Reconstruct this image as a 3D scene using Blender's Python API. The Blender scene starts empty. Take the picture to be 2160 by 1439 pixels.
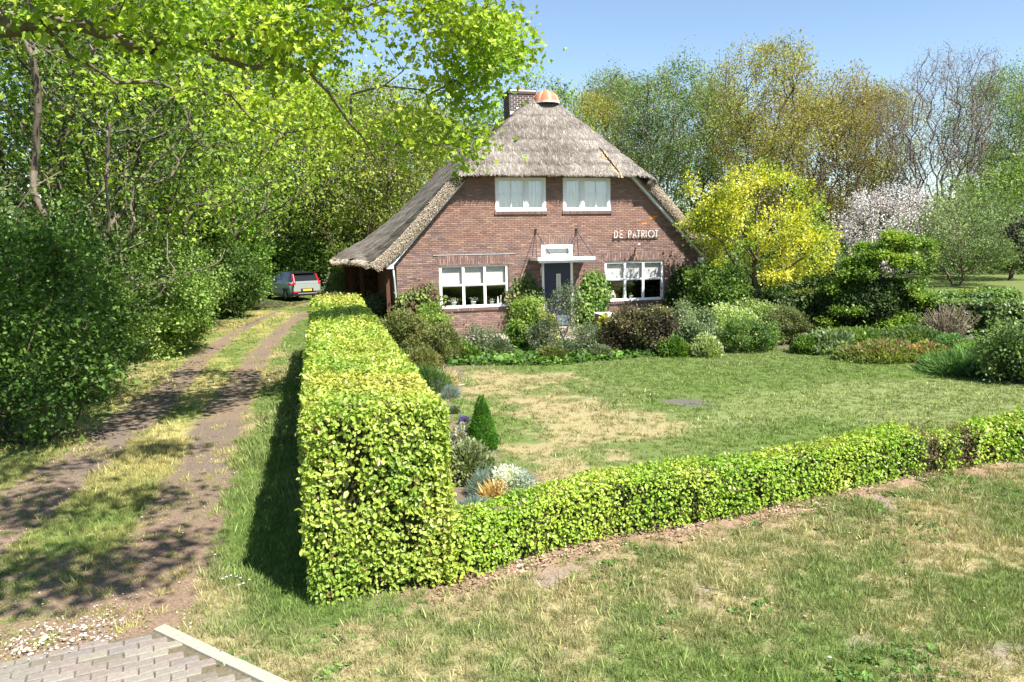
import bpy, math, random
import numpy as np
from mathutils import Matrix, Vector

R = math.radians
scene = bpy.context.scene
col = scene.collection

# ------------------------------------------------------------------ camera
FPX, PITCH, ROLL, CX, CY, HC = 1610.0, R(7.87), R(0.99), 1136.0, 730.0, 3.2
cp, sp, cr, sr = math.cos(PITCH), math.sin(PITCH), math.cos(ROLL), math.sin(ROLL)
fw = np.array((0, cp, -sp)); _u = np.array((0, sp, cp)); _r = np.array((1.0, 0, 0))
RT = cr * _r - sr * _u; UP = sr * _r + cr * _u; CAM = np.array((0, 0, HC))
cam = bpy.data.cameras.new('camera'); co = bpy.data.objects.new('camera', cam); col.objects.link(co)
co.matrix_world = Matrix(((RT[0], UP[0], -fw[0], 0), (RT[1], UP[1], -fw[1], 0), (RT[2], UP[2], -fw[2], HC), (0, 0, 0, 1)))
cam.sensor_width = 36; cam.lens = FPX / 2160 * 36
cam.shift_x = -(CX - 1080) / 2160; cam.shift_y = (CY - 719.5) / 2160
cam.clip_start = 0.1; cam.clip_end = 2000
scene.camera = co

# ------------------------------------------------------------------ sky and sun
SUNV = np.array((0.59, -0.54, 1.0)); SUNV /= np.linalg.norm(SUNV)
EL = math.asin(SUNV[2]); AZ = math.atan2(SUNV[0], SUNV[1])
world = bpy.data.worlds.new('World'); scene.world = world; world.use_nodes = True
nt = world.node_tree; bg = nt.nodes['Background']
sky = nt.nodes.new('ShaderNodeTexSky'); sky.sky_type = 'NISHITA'; sky.sun_disc = False
sky.sun_elevation = EL; sky.sun_rotation = AZ; sky.air_density = 1.0; sky.dust_density = 0.1; sky.ozone_density = 1.6
nt.links.new(sky.outputs[0], bg.inputs[0]); bg.inputs[1].default_value = 0.076
sl = bpy.data.lights.new('sun', 'SUN'); so = bpy.data.objects.new('sun', sl); col.objects.link(so)
sl.energy = 5.0; sl.angle = R(0.53); sl.color = (1.0, 0.95, 0.87)
so.rotation_euler = Vector(-SUNV).to_track_quat('-Z', 'Y').to_euler(); so.location = (20, -20, 40)
scene.view_settings.view_transform = 'Standard'; scene.view_settings.look = 'None'
scene.view_settings.exposure = 1.4; scene.view_settings.gamma = 1; scene.view_settings.use_curve_mapping = False
scene.render.engine = 'CYCLES'
scene.cycles.max_bounces = 7; scene.cycles.transparent_max_bounces = 12
scene.cycles.diffuse_bounces = 2; scene.cycles.glossy_bounces = 2; scene.cycles.transmission_bounces = 4
scene.cycles.caustics_reflective = False; scene.cycles.caustics_refractive = False

# ------------------------------------------------------------------ places: a picture point on a given height / depth
def ray(x, y): return fw + RT * (x - CX) / FPX - UP * (y - CY) / FPX
def G(x, y, z=0.0):
    d = ray(x, y); return CAM + d * ((z - HC) / d[2])
def Yd(x, y, dep):
    d = ray(x, y); return CAM + d * (dep / d[1])
PSI = R(15.8)
e1 = np.array((math.cos(PSI), math.sin(PSI), 0)); e2 = np.array((-math.sin(PSI), math.cos(PSI), 0))
O = np.array((0.702, 27.01, 0.0))
def HW(p):                       # house frame (u along the front, v into the house, z) -> world
    p = np.atleast_2d(np.asarray(p, float)); return O + p[:, :1] * e1 + p[:, 1:2] * e2 + p[:, 2:3] * np.array((0, 0, 1))

# ------------------------------------------------------------------ noise
def vnoise(P, scale=1.0, seed=0):
    P = np.asarray(P, float)
    if P.shape[1] == 2: P = np.column_stack([P, np.zeros(len(P))])
    P = P / scale + seed * 17.31; i = np.floor(P).astype(np.int64); f = P - i; f = f * f * (3 - 2 * f)
    def h(a, b, c):
        n = (a * 374761393 + b * 668265263 + c * 2147483647 + seed * 974711) & 0xffffffff
        n = ((n ^ (n >> 13)) * 1274126177) & 0xffffffff
        return ((n ^ (n >> 16)) & 0xffff) / 65535.0
    r = 0
    for dx in (0, 1):
        for dy in (0, 1):
            for dz in (0, 1):
                w = (f[:, 0] if dx else 1 - f[:, 0]) * (f[:, 1] if dy else 1 - f[:, 1]) * (f[:, 2] if dz else 1 - f[:, 2])
                r = r + w * h(i[:, 0] + dx, i[:, 1] + dy, i[:, 2] + dz)
    return r
def fbm(P, scale=1.0, seed=0, o=4):
    s = 0; a = 0.5; t = 0
    for k in range(o): s = s + a * vnoise(P, scale / 2 ** k, seed + k * 7); t += a; a *= 0.55
    return s / t
def sst(a, b, x): t = np.clip((x - a) / (b - a), 0, 1); return t * t * (3 - 2 * t)

# ------------------------------------------------------------------ mesh helpers
def setcol(me, c):
    c = np.asarray(c, np.float32)
    if c.ndim == 1: c = np.tile(c, (len(me.vertices), 1))
    a = me.color_attributes.new('col', 'FLOAT_COLOR', 'POINT')
    a.data.foreach_set('color', np.column_stack([c[:, :3], np.ones(len(c), np.float32)]).astype(np.float32).ravel())
def mesh(name, V, faces, mat=None, c=None, smooth=False, mi=None):
    """faces: an (M,k) array or a list of such arrays / lists of tuples"""
    V = np.ascontiguousarray(V, np.float32); me = bpy.data.meshes.new(name)
    if isinstance(faces, np.ndarray): faces = [faces]
    arr = []
    for f in faces:
        if isinstance(f, np.ndarray): arr.append(f)
        else: arr.append(np.array([f]))
    tot = np.concatenate([np.full(len(a), a.shape[1]) for a in arr]).astype(np.int32)
    idx = np.concatenate([a.ravel() for a in arr]).astype(np.int32)
    me.vertices.add(len(V)); me.vertices.foreach_set('co', V.ravel())
    me.loops.add(len(idx)); me.loops.foreach_set('vertex_index', idx)
    me.polygons.add(len(tot))
    st = np.concatenate([[0], np.cumsum(tot)[:-1]]).astype(np.int32)
    me.polygons.foreach_set('loop_start', st); me.polygons.foreach_set('loop_total', tot)
    me.polygons.foreach_set('use_smooth', np.full(len(tot), bool(smooth)))
    if mi is not None: me.polygons.foreach_set('material_index', np.asarray(mi, np.int32))
    me.update(calc_edges=True)
    if c is not None: setcol(me, c)
    for m in (mat if isinstance(mat, (list, tuple)) else [mat]):
        if m: me.materials.append(m)
    return me
def link(name, me, parent=None, **kw):
    o = bpy.data.objects.new(name, me); col.objects.link(o)
    if parent is not None: o.parent = parent
    for k, v in kw.items(): o[k] = v
    return o
def thing(name, label, cat, loc=(0, 0, 0), rz=0.0, group=None, me=None):
    o = bpy.data.objects.new(name, me); col.objects.link(o)
    o.location = loc; o.rotation_euler = (0, 0, rz); o['label'] = label; o['category'] = cat
    if group: o['group'] = group
    return o
BOXF = np.array([(0, 3, 2, 1), (4, 5, 6, 7), (0, 1, 5, 4), (1, 2, 6, 5), (2, 3, 7, 6), (3, 0, 4, 7)])
class MB:                        # collects shapes, one mesh object at the end
    def __init__(s): s.V = []; s.F = []; s.C = []; s.n = 0
    def add(s, V, F, c=(1, 1, 1)):
        V = np.asarray(V, float); s.V.append(V)
        for f in (F if isinstance(F, list) else [F]): s.F.append(np.asarray(f) + s.n)
        c = np.asarray(c, float); s.C.append(np.tile(c, (len(V), 1)) if c.ndim == 1 else c); s.n += len(V); return s
    def box(s, x0, x1, y0, y1, z0, z1, c=(1, 1, 1)):
        return s.add([(x0, y0, z0), (x1, y0, z0), (x1, y1, z0), (x0, y1, z0), (x0, y0, z1), (x1, y0, z1), (x1, y1, z1), (x0, y1, z1)], BOXF, c)
    def tube(s, pts, r, k=8, c=(1, 1, 1), cap=True):
        pts = np.asarray(pts, float); n = len(pts); r = np.broadcast_to(np.asarray(r, float), (n,))
        t = np.gradient(pts, axis=0); t /= np.linalg.norm(t, axis=1)[:, None] + 1e-9
        a = np.array((0, 0, 1.0)) if abs(t[0][2]) < 0.9 else np.array((1.0, 0, 0))
        V = []
        for i in range(n):
            x = np.cross(t[i], a); x /= np.linalg.norm(x) + 1e-9; y = np.cross(t[i], x)
            for j in range(k):
                an = 2 * math.pi * j / k; V.append(pts[i] + r[i] * (math.cos(an) * x + math.sin(an) * y))
        F = [(i * k + j, i * k + (j + 1) % k, (i + 1) * k + (j + 1) % k, (i + 1) * k + j) for i in range(n - 1) for j in range(k)]
        fl = [np.array(F)]
        if cap: fl += [np.array([list(range(k))[::-1]]), np.array([[(n - 1) * k + j for j in range(k)]])]
        return s.add(V, fl, c)
    def lathe(s, prof, k=16, c=(1, 1, 1), at=(0, 0, 0)):
        V = [(at[0] + r * math.cos(2 * math.pi * j / k), at[1] + r * math.sin(2 * math.pi * j / k), at[2] + z) for r, z in prof for j in range(k)]
        F = [(i * k + j, i * k + (j + 1) % k, (i + 1) * k + (j + 1) % k, (i + 1) * k + j) for i in range(len(prof) - 1) for j in range(k)]
        return s.add(V, np.array(F), c)
    def me(s, name, mat, smooth=False, xf=None):
        V = np.vstack(s.V); V = xf(V) if xf else V
        return mesh(name, V, s.F, mat, np.vstack(s.C), smooth)
    def build(s, name, mat, parent=None, smooth=False, xf=None, **kw): return link(name, s.me(name, mat, smooth, xf), parent, **kw)

# ------------------------------------------------------------------ materials
def mat(name, base=(.5, .5, .5), rough=.7, spec=.3, metal=0.0, attr=False, var=0.0, vs=8.0, bump=0.0, bs=60.0, det=6, stretch=None):
    m = bpy.data.materials.new(name); m.use_nodes = True; n = m.node_tree.nodes; L = m.node_tree.links
    b = n['Principled BSDF']; b.inputs['Roughness'].default_value = rough; b.inputs['Metallic'].default_value = metal
    b.inputs['Specular IOR Level'].default_value = spec; b.inputs['Base Color'].default_value = (*base, 1)
    src = None
    if attr:
        a = n.new('ShaderNodeAttribute'); a.attribute_name = 'col'; src = a.outputs['Color']
    geo = n.new('ShaderNodeTexCoord'); vec = geo.outputs['Object']
    if stretch:
        mp = n.new('ShaderNodeMapping'); mp.inputs['Scale'].default_value = stretch; L.new(vec, mp.inputs[0]); vec = mp.outputs[0]
    if var > 0:
        t = n.new('ShaderNodeTexNoise'); t.inputs['Scale'].default_value = vs; t.inputs['Detail'].default_value = det; t.inputs['Roughness'].default_value = .65
        L.new(vec, t.inputs['Vector'])
        mr = n.new('ShaderNodeMapRange'); mr.inputs[1].default_value = .25; mr.inputs[2].default_value = .75
        mr.inputs[3].default_value = 1 - var; mr.inputs[4].default_value = 1 + var; L.new(t.outputs[0], mr.inputs[0])
        mx = n.new('ShaderNodeVectorMath'); mx.operation = 'SCALE'; L.new(mr.outputs[0], mx.inputs['Scale'])
        if src: L.new(src, mx.inputs[0])
        else: mx.inputs[0].default_value = base
        src = mx.outputs[0]
    if src: L.new(src, b.inputs['Base Color'])
    if bump > 0:
        t = n.new('ShaderNodeTexNoise'); t.inputs['Scale'].default_value = bs; t.inputs['Detail'].default_value = 5; L.new(vec, t.inputs['Vector'])
        bp = n.new('ShaderNodeBump'); bp.inputs['Strength'].default_value = bump; bp.inputs['Distance'].default_value = .02
        L.new(t.outputs[0], bp.inputs['Height']); L.new(bp.outputs[0], b.inputs['Normal'])
    return m
def leafmat(name, tr=.4, rough=.5, spec=.35, trc=(1.15, 1.25, .5)):
    m = bpy.data.materials.new(name); m.use_nodes = True; n = m.node_tree.nodes; L = m.node_tree.links
    b = n['Principled BSDF']; b.inputs['Roughness'].default_value = rough; b.inputs['Specular IOR Level'].default_value = spec
    a = n.new('ShaderNodeAttribute'); a.attribute_name = 'col'; L.new(a.outputs['Color'], b.inputs['Base Color'])
    t = n.new('ShaderNodeBsdfTranslucent'); v = n.new('ShaderNodeVectorMath'); v.operation = 'MULTIPLY'; v.inputs[1].default_value = trc
    L.new(a.outputs['Color'], v.inputs[0]); L.new(v.outputs[0], t.inputs['Color'])
    mx = n.new('ShaderNodeMixShader'); mx.inputs[0].default_value = tr
    L.new(b.outputs[0], mx.inputs[1]); L.new(t.outputs[0], mx.inputs[2]); L.new(mx.outputs[0], n['Material Output'].inputs[0])
    return m
def glassmat(name, refl=.12, tint=(1, 1, 1)):
    m = bpy.data.materials.new(name); m.use_nodes = True; n = m.node_tree.nodes; L = m.node_tree.links
    n.remove(n['Principled BSDF'])
    t = n.new('ShaderNodeBsdfTransparent'); t.inputs[0].default_value = (*tint, 1)
    g = n.new('ShaderNodeBsdfGlossy'); g.inputs['Roughness'].default_value = .01
    lf_ = n.new('ShaderNodeLayerWeight'); lf_.inputs[0].default_value = .5; lw = n.new('ShaderNodeMath'); lw.operation = 'POWER'; lw.inputs[1].default_value = 3.0; L.new(lf_.outputs['Facing'], lw.inputs[0])
    ad = n.new('ShaderNodeMath'); ad.inputs[1].default_value = refl; L.new(lw.outputs[0], ad.inputs[0])
    mx = n.new('ShaderNodeMixShader'); L.new(ad.outputs[0], mx.inputs[0]); L.new(t.outputs[0], mx.inputs[1]); L.new(g.outputs[0], mx.inputs[2])
    L.new(mx.outputs[0], n['Material Output'].inputs[0]); return m
M = dict(
    leaf=leafmat('leaf', .42), hleaf=leafmat('hedge_leaf', .38, .42, .5), petal=leafmat('petal', .3, .6, .2, (1, 1, 1)), needle=leafmat('needle', .15, .6, .3),
    bark=mat('bark', attr=True, rough=.9, spec=.1, var=.35, vs=6, bump=.5, bs=25, stretch=(3, 3, .6)),
    brick=mat('brick', attr=True, rough=.9, spec=.15, var=.22, vs=25, bump=.35, bs=90),
    mortar=mat('mortar', (.235, .185, .155), rough=.95, spec=.1, var=.2, vs=12, bump=.4, bs=120),
    white=mat('white_paint', (.80, .80, .78), rough=.45, spec=.4, var=.05, vs=9, bump=.05, bs=40),
    board=mat('board_paint', (.42, .45, .47), rough=.5, spec=.3, var=.12, vs=6, bump=.1, bs=30),
    thatch=mat('thatch', attr=True, rough=.95, spec=.08, var=.3, vs=14, bump=.8, bs=45),
    reed=mat('reed', attr=True, rough=.85, spec=.12),
    terra=mat('terracotta', (.46, .15, .07), rough=.7, spec=.25, var=.25, vs=4, bump=.2, bs=25),
    lead=mat('lead', (.42, .43, .44), rough=.6, spec=.4, var=.2, vs=7),
    dark=mat('dark_interior', (.03, .028, .025), rough=.9, spec=.1, var=.2, vs=2),
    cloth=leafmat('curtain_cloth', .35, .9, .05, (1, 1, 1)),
    door=mat('door_paint', (.012, .018, .05), rough=.35, spec=.5, var=.1, vs=5),
    iron=mat('wrought_iron', (.03, .022, .02), rough=.7, spec=.3, var=.3, vs=20),
    wood=mat('brown_wood', (.10, .045, .028), rough=.8, spec=.2, var=.3, vs=6, bump=.3, bs=30, stretch=(6, 6, .8)),
    glass=glassmat('window_glass', .065), darkglass=mat('car_glass', (.012, .014, .014), rough=.06, spec=.8),
    paver=mat('paver', attr=True, rough=.9, spec=.15, var=.25, vs=30, bump=.5, bs=110),
    kerb=mat('kerb_concrete', (.36, .33, .265), rough=.9, spec=.15, var=.22, vs=22, bump=.5, bs=130),
    ground=mat('soil', attr=True, rough=.97, spec=.05, var=.38, vs=26, bump=.9, bs=38, det=9),
    grass=leafmat('grass_blade', .35, .6, .25), any=mat('painted', attr=True, rough=.5, spec=.4, var=.06, vs=12),
    carpaint=mat('car_paint', (.33, .37, .345), rough=.3, spec=.6, metal=.2), tyre=mat('tyre', (.015, .015, .015), rough=.85, spec=.2, bump=.2, bs=60),
    rim=mat('rim_metal', (.5, .5, .5), rough=.35, metal=.7), carblack=mat('car_black', (.015, .016, .018), rough=.25, spec=.5),
    redlamp=mat('lamp_lens', (.45, .012, .015), rough=.2, spec=.6), ceram=mat('ceramic', attr=True, rough=.25, spec=.5), chips=mat('chips', attr=True, rough=.95, spec=.1))

# ------------------------------------------------------------------ leaves and branches
rng = np.random.default_rng(7)
def unit(v): return v / (np.linalg.norm(v, axis=-1, keepdims=True) + 1e-9)
T_DIAM = (np.array([(0, 0, 0), (.34, .5, .08), (0, 1, 0), (-.34, .5, .08)]), [np.array([(0, 1, 2, 3)])])
T_OVAL = (np.array([(0, 0, 0), (.3, .28, .07), (.27, .68, .05), (0, 1, -.06), (-.27, .68, .05), (-.3, .28, .07)]), [np.array([(0, 1, 2, 3), (0, 3, 4, 5)])])
T_BLADE = (np.array([(-.06, 0, 0), (.06, 0, 0), (.035, .6, .03), (-.035, .6, .03), (0, 1, .12)]), [np.array([(0, 1, 2, 3)]), np.array([(3, 2, 4)])])
_m = [(0, 0)]; 
for a, r in ((-155, .45), (-118, .72), (-92, .60), (-58, .98), (-27, .66), (0, 1.08), (27, .66), (58, .98), (92, .60), (118, .72), (155, .45)): _m.append((r * .55 * math.sin(R(a)), .42 + r * .55 * math.cos(R(a))))
T_MAPLE = (np.array([(0, .42, -.05)] + [(x, y, (.22 * abs(x) / .5 - .25 * max(0, y - .6))) for x, y in _m[1:]]), [np.array([(0, i, i + 1) for i in range(1, 11)])])
def leaves(P, D, N, S, T=T_DIAM, wid=1.0):
    P = np.asarray(P, float); n = len(P); D = unit(D); N = N - (N * D).sum(1, keepdims=True) * D; N = unit(N); X = np.cross(D, N)
    S = np.broadcast_to(np.asarray(S, float), (n,)); t, fs = T; k = len(t)
    V = P[:, None, :] + S[:, None, None] * (t[None, :, 0:1] * wid * X[:, None, :] + t[None, :, 1:2] * D[:, None, :] + t[None, :, 2:3] * N[:, None, :])
    F = [(f[None] + (np.arange(n) * k)[:, None, None]).reshape(-1, f.shape[1]) for f in fs]
    return V.reshape(-1, 3), F, k
def leafcol(P, pal, r, clump=1.2, jit=.22, seed=0, k=4):
    """per-leaf colour out of a palette by clump, with a random lightness"""
    pal = np.asarray(pal, float); n = len(P)
    t = np.clip((vnoise(P, clump, seed) - .5) * 1.5 + .5 + r.normal(0, .18, n), 0, .999) * (len(pal) - 1)
    i = t.astype(int); f = (t - i)[:, None]
    c = pal[i] * (1 - f) + pal[np.minimum(i + 1, len(pal) - 1)] * f
    c = c * np.exp(r.normal(0, jit, n))[:, None]
    return np.repeat(np.clip(c, 0, .95), k, axis=0)
def grow(T, root, w=.45, step=.6, jit=.12, r=rng, top=None):
    """branches from the root to every target: greedy nearest joint; returns nodes, parents"""
    T = np.asarray(T, float); T = T[np.argsort(np.linalg.norm(T - root[0], axis=1))]
    cap = len(T) * 8 + 400; P = np.zeros((cap, 3)); par = np.full(cap, -1); ln = np.zeros(cap); n = 0
    for k, q in enumerate(root):
        P[n] = q; par[n] = n - 1 if n and top is None else (-1 if n == 0 else n - 1); ln[n] = 0 if n == 0 else ln[n - 1] + .6 * np.linalg.norm(P[n] - P[n - 1]); n += 1
    for t in T:
        d = P[:n] - t; dist = np.sqrt((d * d).sum(1)); up = np.maximum(0, d[:, 2]) * .8
        j = int(np.argmin(dist + w * ln[:n] + up)); m = max(1, int(dist[j] / step + .5)); a = P[j].copy(); pj = j
        if n + m >= cap: break
        for s in range(1, m + 1):
            f = s / m; q = a + (t - a) * f
            if s < m: q = q + r.normal(0, jit * step, 3) + np.array((0, 0, -.12 * dist[j] * f * (1 - f)))
            P[n] = q; par[n] = pj; ln[n] = ln[pj] + np.linalg.norm(q - P[pj]); pj = n; n += 1
    return P[:n], par[:n]
def pipe(par, tip=.006, e=2.3):
    n = len(par); a = np.full(n, 0.0); kids = np.zeros(n, int)
    for i in range(n - 1, 0, -1):
        if kids[i] == 0: a[i] = tip ** e
        if par[i] >= 0: a[par[i]] += a[i]; kids[par[i]] += 1
    if a[0] == 0: a[0] = tip ** e
    return a ** (1 / e), kids
def tubes(P, par, rad, k=5, minr=0.0):
    i = np.nonzero((par >= 0) & (rad > minr))[0]; a = P[par[i]]; b = P[i]; ra = np.minimum(rad[par[i]], rad[i] * 1.35); rb = rad[i]
    t = unit(b - a); h = np.where(np.abs(t[:, 2:3]) < .9, np.array([[0, 0, 1.0]]), np.array([[1.0, 0, 0]])); x = unit(np.cross(t, h)); y = np.cross(t, x)
    an = 2 * np.pi * np.arange(k) / k; ring = np.cos(an)[None, :, None] * x[:, None] + np.sin(an)[None, :, None] * y[:, None]
    V = np.concatenate([(a - t * rb[:, None] * .3)[:, None] + ring * ra[:, None, None], b[:, None] + ring * rb[:, None, None]], axis=1)
    q = np.array([(j, (j + 1) % k, k + (j + 1) % k, k + j) for j in range(k)])
    F = (q[None] + (np.arange(len(i)) * 2 * k)[:, None, None]).reshape(-1, 4)
    return V.reshape(-1, 3), F
def blob(n, r, shell=.55, nz=.35, seed=0, lump=.55):
    """n points in a uneven unit ball, pushed towards its skin"""
    d = unit(r.normal(0, 1, (n, 3))); rad = r.random(n) ** (1 / 3.0); rad = rad * (1 - shell) + shell * np.maximum(rad, r.random(n) ** .25)
    return d * (rad * (1 - nz + 2 * nz * vnoise(d, lump, seed)))[:, None]

FOL = {}
def plant(name, label, cat, base, crown, pal, n_t, n_l, ls, tmpl=T_DIAM, barkc=(.13, .10, .075), root=None, step=.6, tip=.006, trunk_r=None, spread=.35,
          seed=1, w=.45, up=.35, group=None, leafm='leaf', barkm='bark', clump=1.2, jit=.22, lname='foliage', wname=None, prune=.0, along=False, wid=1.0, ksides=5, minr=0.0, dirm='rand', hang=0.0, stem='trunk', e=2.3, shell=.55):
    """a plant: grows its wood to points of the crown and hangs the leaves on the wood's ends.
       crown: list of (cx,cy,cz, rx,ry,rz, weight) blobs relative to the base, or an array of points"""
    r = np.random.default_rng(seed)
    if isinstance(crown, np.ndarray): T = crown
    else:
        wt = np.array([c[6] if len(c) > 6 else c[3] * c[4] * c[5] for c in crown]); wt = wt / wt.sum(); T = []
        for i, c in enumerate(crown):
            b = blob(max(3, int(n_t * wt[i])), r, shell, seed=seed + i); T.append(b * np.array(c[3:6]) + np.array(c[:3]))
        T = np.vstack(T)
    T = T[T[:, 2] > .03]
    rt = np.array(root if root is not None else [(0, 0, -.1)], float)
    P, par = grow(T, rt, w=w, step=step, r=r)
    rad, kids = pipe(par, tip, e)
    if trunk_r: rad = rad * (1 + (trunk_r / rad[0] - 1) * np.clip(rad / rad[0], 0, 1) ** 2.5)
    o = thing(name, label, cat, base, group=group)
    V, F = tubes(P, par, rad, ksides, minr)
    bc = np.array(barkc) * np.exp(.25 * (vnoise(V, .8, seed) - .5))[:, None]
    link(wname or ('trunk' if stem == 'trunk' else 'stems'), mesh('wood', V, F, M[barkm], bc, True), o)
    if n_l:
        ends = np.nonzero((rad < tip * 2.4))[0]; ends = ends[ends > len(rt) - 1]
        pi = r.choice(ends, n_l); q = P[pi]; f = r.random(n_l)[:, None]; q = q * f + P[par[pi]] * (1 - f)
        off = r.normal(0, spread, (n_l, 3)); off[:, 2] *= .75; off[:, 2] -= hang * np.abs(r.normal(0, 1, n_l)); q = q + off
        if along: D = unit(P[pi] - P[par[pi]]) + r.normal(0, .45, (n_l, 3))
        elif dirm == 'down': D = np.array((0, 0, -1.0)) + r.normal(0, .35, (n_l, 3))
        elif dirm == 'up': D = np.array((0, 0, 1.0)) + r.normal(0, .35, (n_l, 3))
        else: D = r.normal(0, 1, (n_l, 3)) + unit(off) * .8
        N = r.normal(0, 1, (n_l, 3)) + np.array((0, 0, up * 2.5)); q[:, 2] = np.maximum(q[:, 2], .02)
        S = ls * np.exp(r.normal(0, .25, n_l)); V, F, k = leaves(q, D, N, S, tmpl, wid)
        link(lname, mesh('leaves', V, F, M[leafm], leafcol(q, pal, r, clump, jit, seed, k)), o, kind='stuff')
    return o
def copyplant(src, name, label, loc, rz=0, sc=(1, 1, 1), group=None):
    o = src.copy(); o.name = name; col.objects.link(o); o.location = loc; o.rotation_euler = (0, 0, rz); o.scale = sc; o['label'] = label
    if group: o['group'] = group
    elif 'group' in o: del o['group']
    for ch in src.children:
        c = ch.copy(); c.parent = o; col.objects.link(c)
    return o

# ================================================================== GROUND
def poly(pts): return np.array([G(x, y)[:2] for x, y in pts])
def inside(pg, Q):
    x, y = Q[:, 0], Q[:, 1]; r = np.zeros(len(Q), bool); j = len(pg) - 1
    for i in range(len(pg)):
        a, b = pg[i], pg[j]
        c = ((a[1] > y) != (b[1] > y)) & (x < (b[0] - a[0]) * (y - a[1]) / (b[1] - a[1] + 1e-12) + a[0]); r ^= c; j = i
    return r
def soft(pg, Q, w=.25, seed=0, ns=1.0):
    """soft ragged membership of a patch"""
    s = 0
    for k, (ox, oy) in enumerate(((0, 0), (.5, 0), (-.5, 0), (0, .5), (0, -.5))):
        J = np.column_stack([vnoise(Q, .35 * ns, seed + 1) + vnoise(Q, 1.1 * ns, seed + 3) - 1, vnoise(Q, .35 * ns, seed + 2) + vnoise(Q, 1.1 * ns, seed + 4) - 1]) * w * 1.3 if k == 0 else J
        s = s + inside(pg, Q + J + np.array((ox, oy)) * w)
    return s / 5.0
def dline(pts, Q):
    best = np.full(len(Q), 1e9); pts = np.asarray(pts); bt = np.zeros(len(Q)); L = len(pts) - 1
    for i in range(L):
        a, b = pts[i], pts[i + 1]; ab = b - a; t = np.clip(((Q - a) @ ab) / (ab @ ab), 0, 1); d = np.linalg.norm(Q - a - t[:, None] * ab, axis=1)
        m = d < best; best[m] = d[m]; bt[m] = (i + t[m]) / L
    return best, bt
RUT_R = poly([(690, 640), (640, 662), (600, 690), (555, 740), (520, 790), (485, 850), (450, 930), (415, 1030), (370, 1130), (310, 1230), (250, 1340)])
RUT_L = poly([(590, 655), (552, 672), (500, 700), (430, 750), (380, 800), (310, 860), (230, 930), (120, 1010), (0, 1100), (-200, 1230)])
Z_MULCH = poly([(-500, 1150), (-40, 1095), (110, 1160), (250, 1185), (400, 1150), (385, 1240), (330, 1345), (-100, 1450), (-600, 1450)])
Z_DRY = poly([(960, 785), (1180, 785), (1215, 850), (1390, 862), (1400, 925), (1260, 965), (1330, 1040), (1240, 1075), (1110, 1050), (1060, 960), (1040, 880)])
Z_PALE = poly([(1600, 820), (1900, 800), (2300, 830), (2400, 905), (2000, 900), (1700, 880), (1500, 900), (1380, 900)])
Z_BED = poly([(830, 740), (960, 740), (985, 790), (945, 860), (975, 905), (1040, 945), (1070, 985), (1130, 1010), (1125, 1060), (1080, 1085), (960, 1110)])
Z_BED2 = poly([(800, 640), (1700, 640), (2400, 640), (2400, 850), (2130, 808), (1900, 760), (1700, 735), (1420, 745), (1180, 768), (1000, 775), (960, 740), (860, 740)])
Z_PATH = poly([(930, 702), (1120, 700), (1230, 712), (1100, 727), (960, 728)])
Z_BARE = [poly(p) for p in ([(1385, 840), (1440, 838), (1520, 850), (1500, 862), (1420, 855)], [(1780, 1350), (1840, 1338), (1850, 1372), (1800, 1382)], [(1850, 1380), (1890, 1378), (1920, 1410), (1880, 1405)], [(2070, 1372), (2200, 1340), (2200, 1410), (2090, 1398)],
          [(1810, 1050), (1880, 1035), (1910, 1050), (1880, 1080), (1820, 1078)], [(1440, 1230), (1500, 1225), (1490, 1252), (1440, 1250)], [(1080, 1205), (1230, 1175), (1250, 1195), (1100, 1230)], [(1440, 1270), (1490, 1268), (1480, 1285), (1440, 1285)])]
Z_DRYV = [poly(p) for p in ([(480, 1400), (700, 1320), (1000, 1310), (1120, 1400), (1080, 1480), (500, 1500)], [(1470, 1140), (1640, 1085), (1800, 1075), (1790, 1110), (1600, 1150), (1490, 1165)], [(1880, 1060), (2040, 1030), (2050, 1075), (1950, 1100)], [(880, 1260), (1200, 1190), (1260, 1210), (1000, 1290), (880, 1300)], [(1850, 1090), (2160, 1110), (2200, 1190), (2000, 1220), (1850, 1150)], [(1290, 1300), (1420, 1290), (1420, 1380), (1300, 1380)])]
Z_LUSH = poly([(655, 660), (640, 720), (600, 800), (560, 880), (500, 960), (440, 1040), (420, 1110), (440, 1200), (520, 1300), (700, 1330), (760, 1290), (640, 1280), (700, 1000)])
HB0 = np.array((-2.05, 6.40, 0)); HLEN = 16.2; HWID = 1.27; HHT = 1.72
LB = [(-1.0, 6.75), (.81, 7.93), (1.91, 8.28), (3.24, 8.98), (4.88, 9.73), (6.79, 10.40), (10.5, 11.9)]
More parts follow.
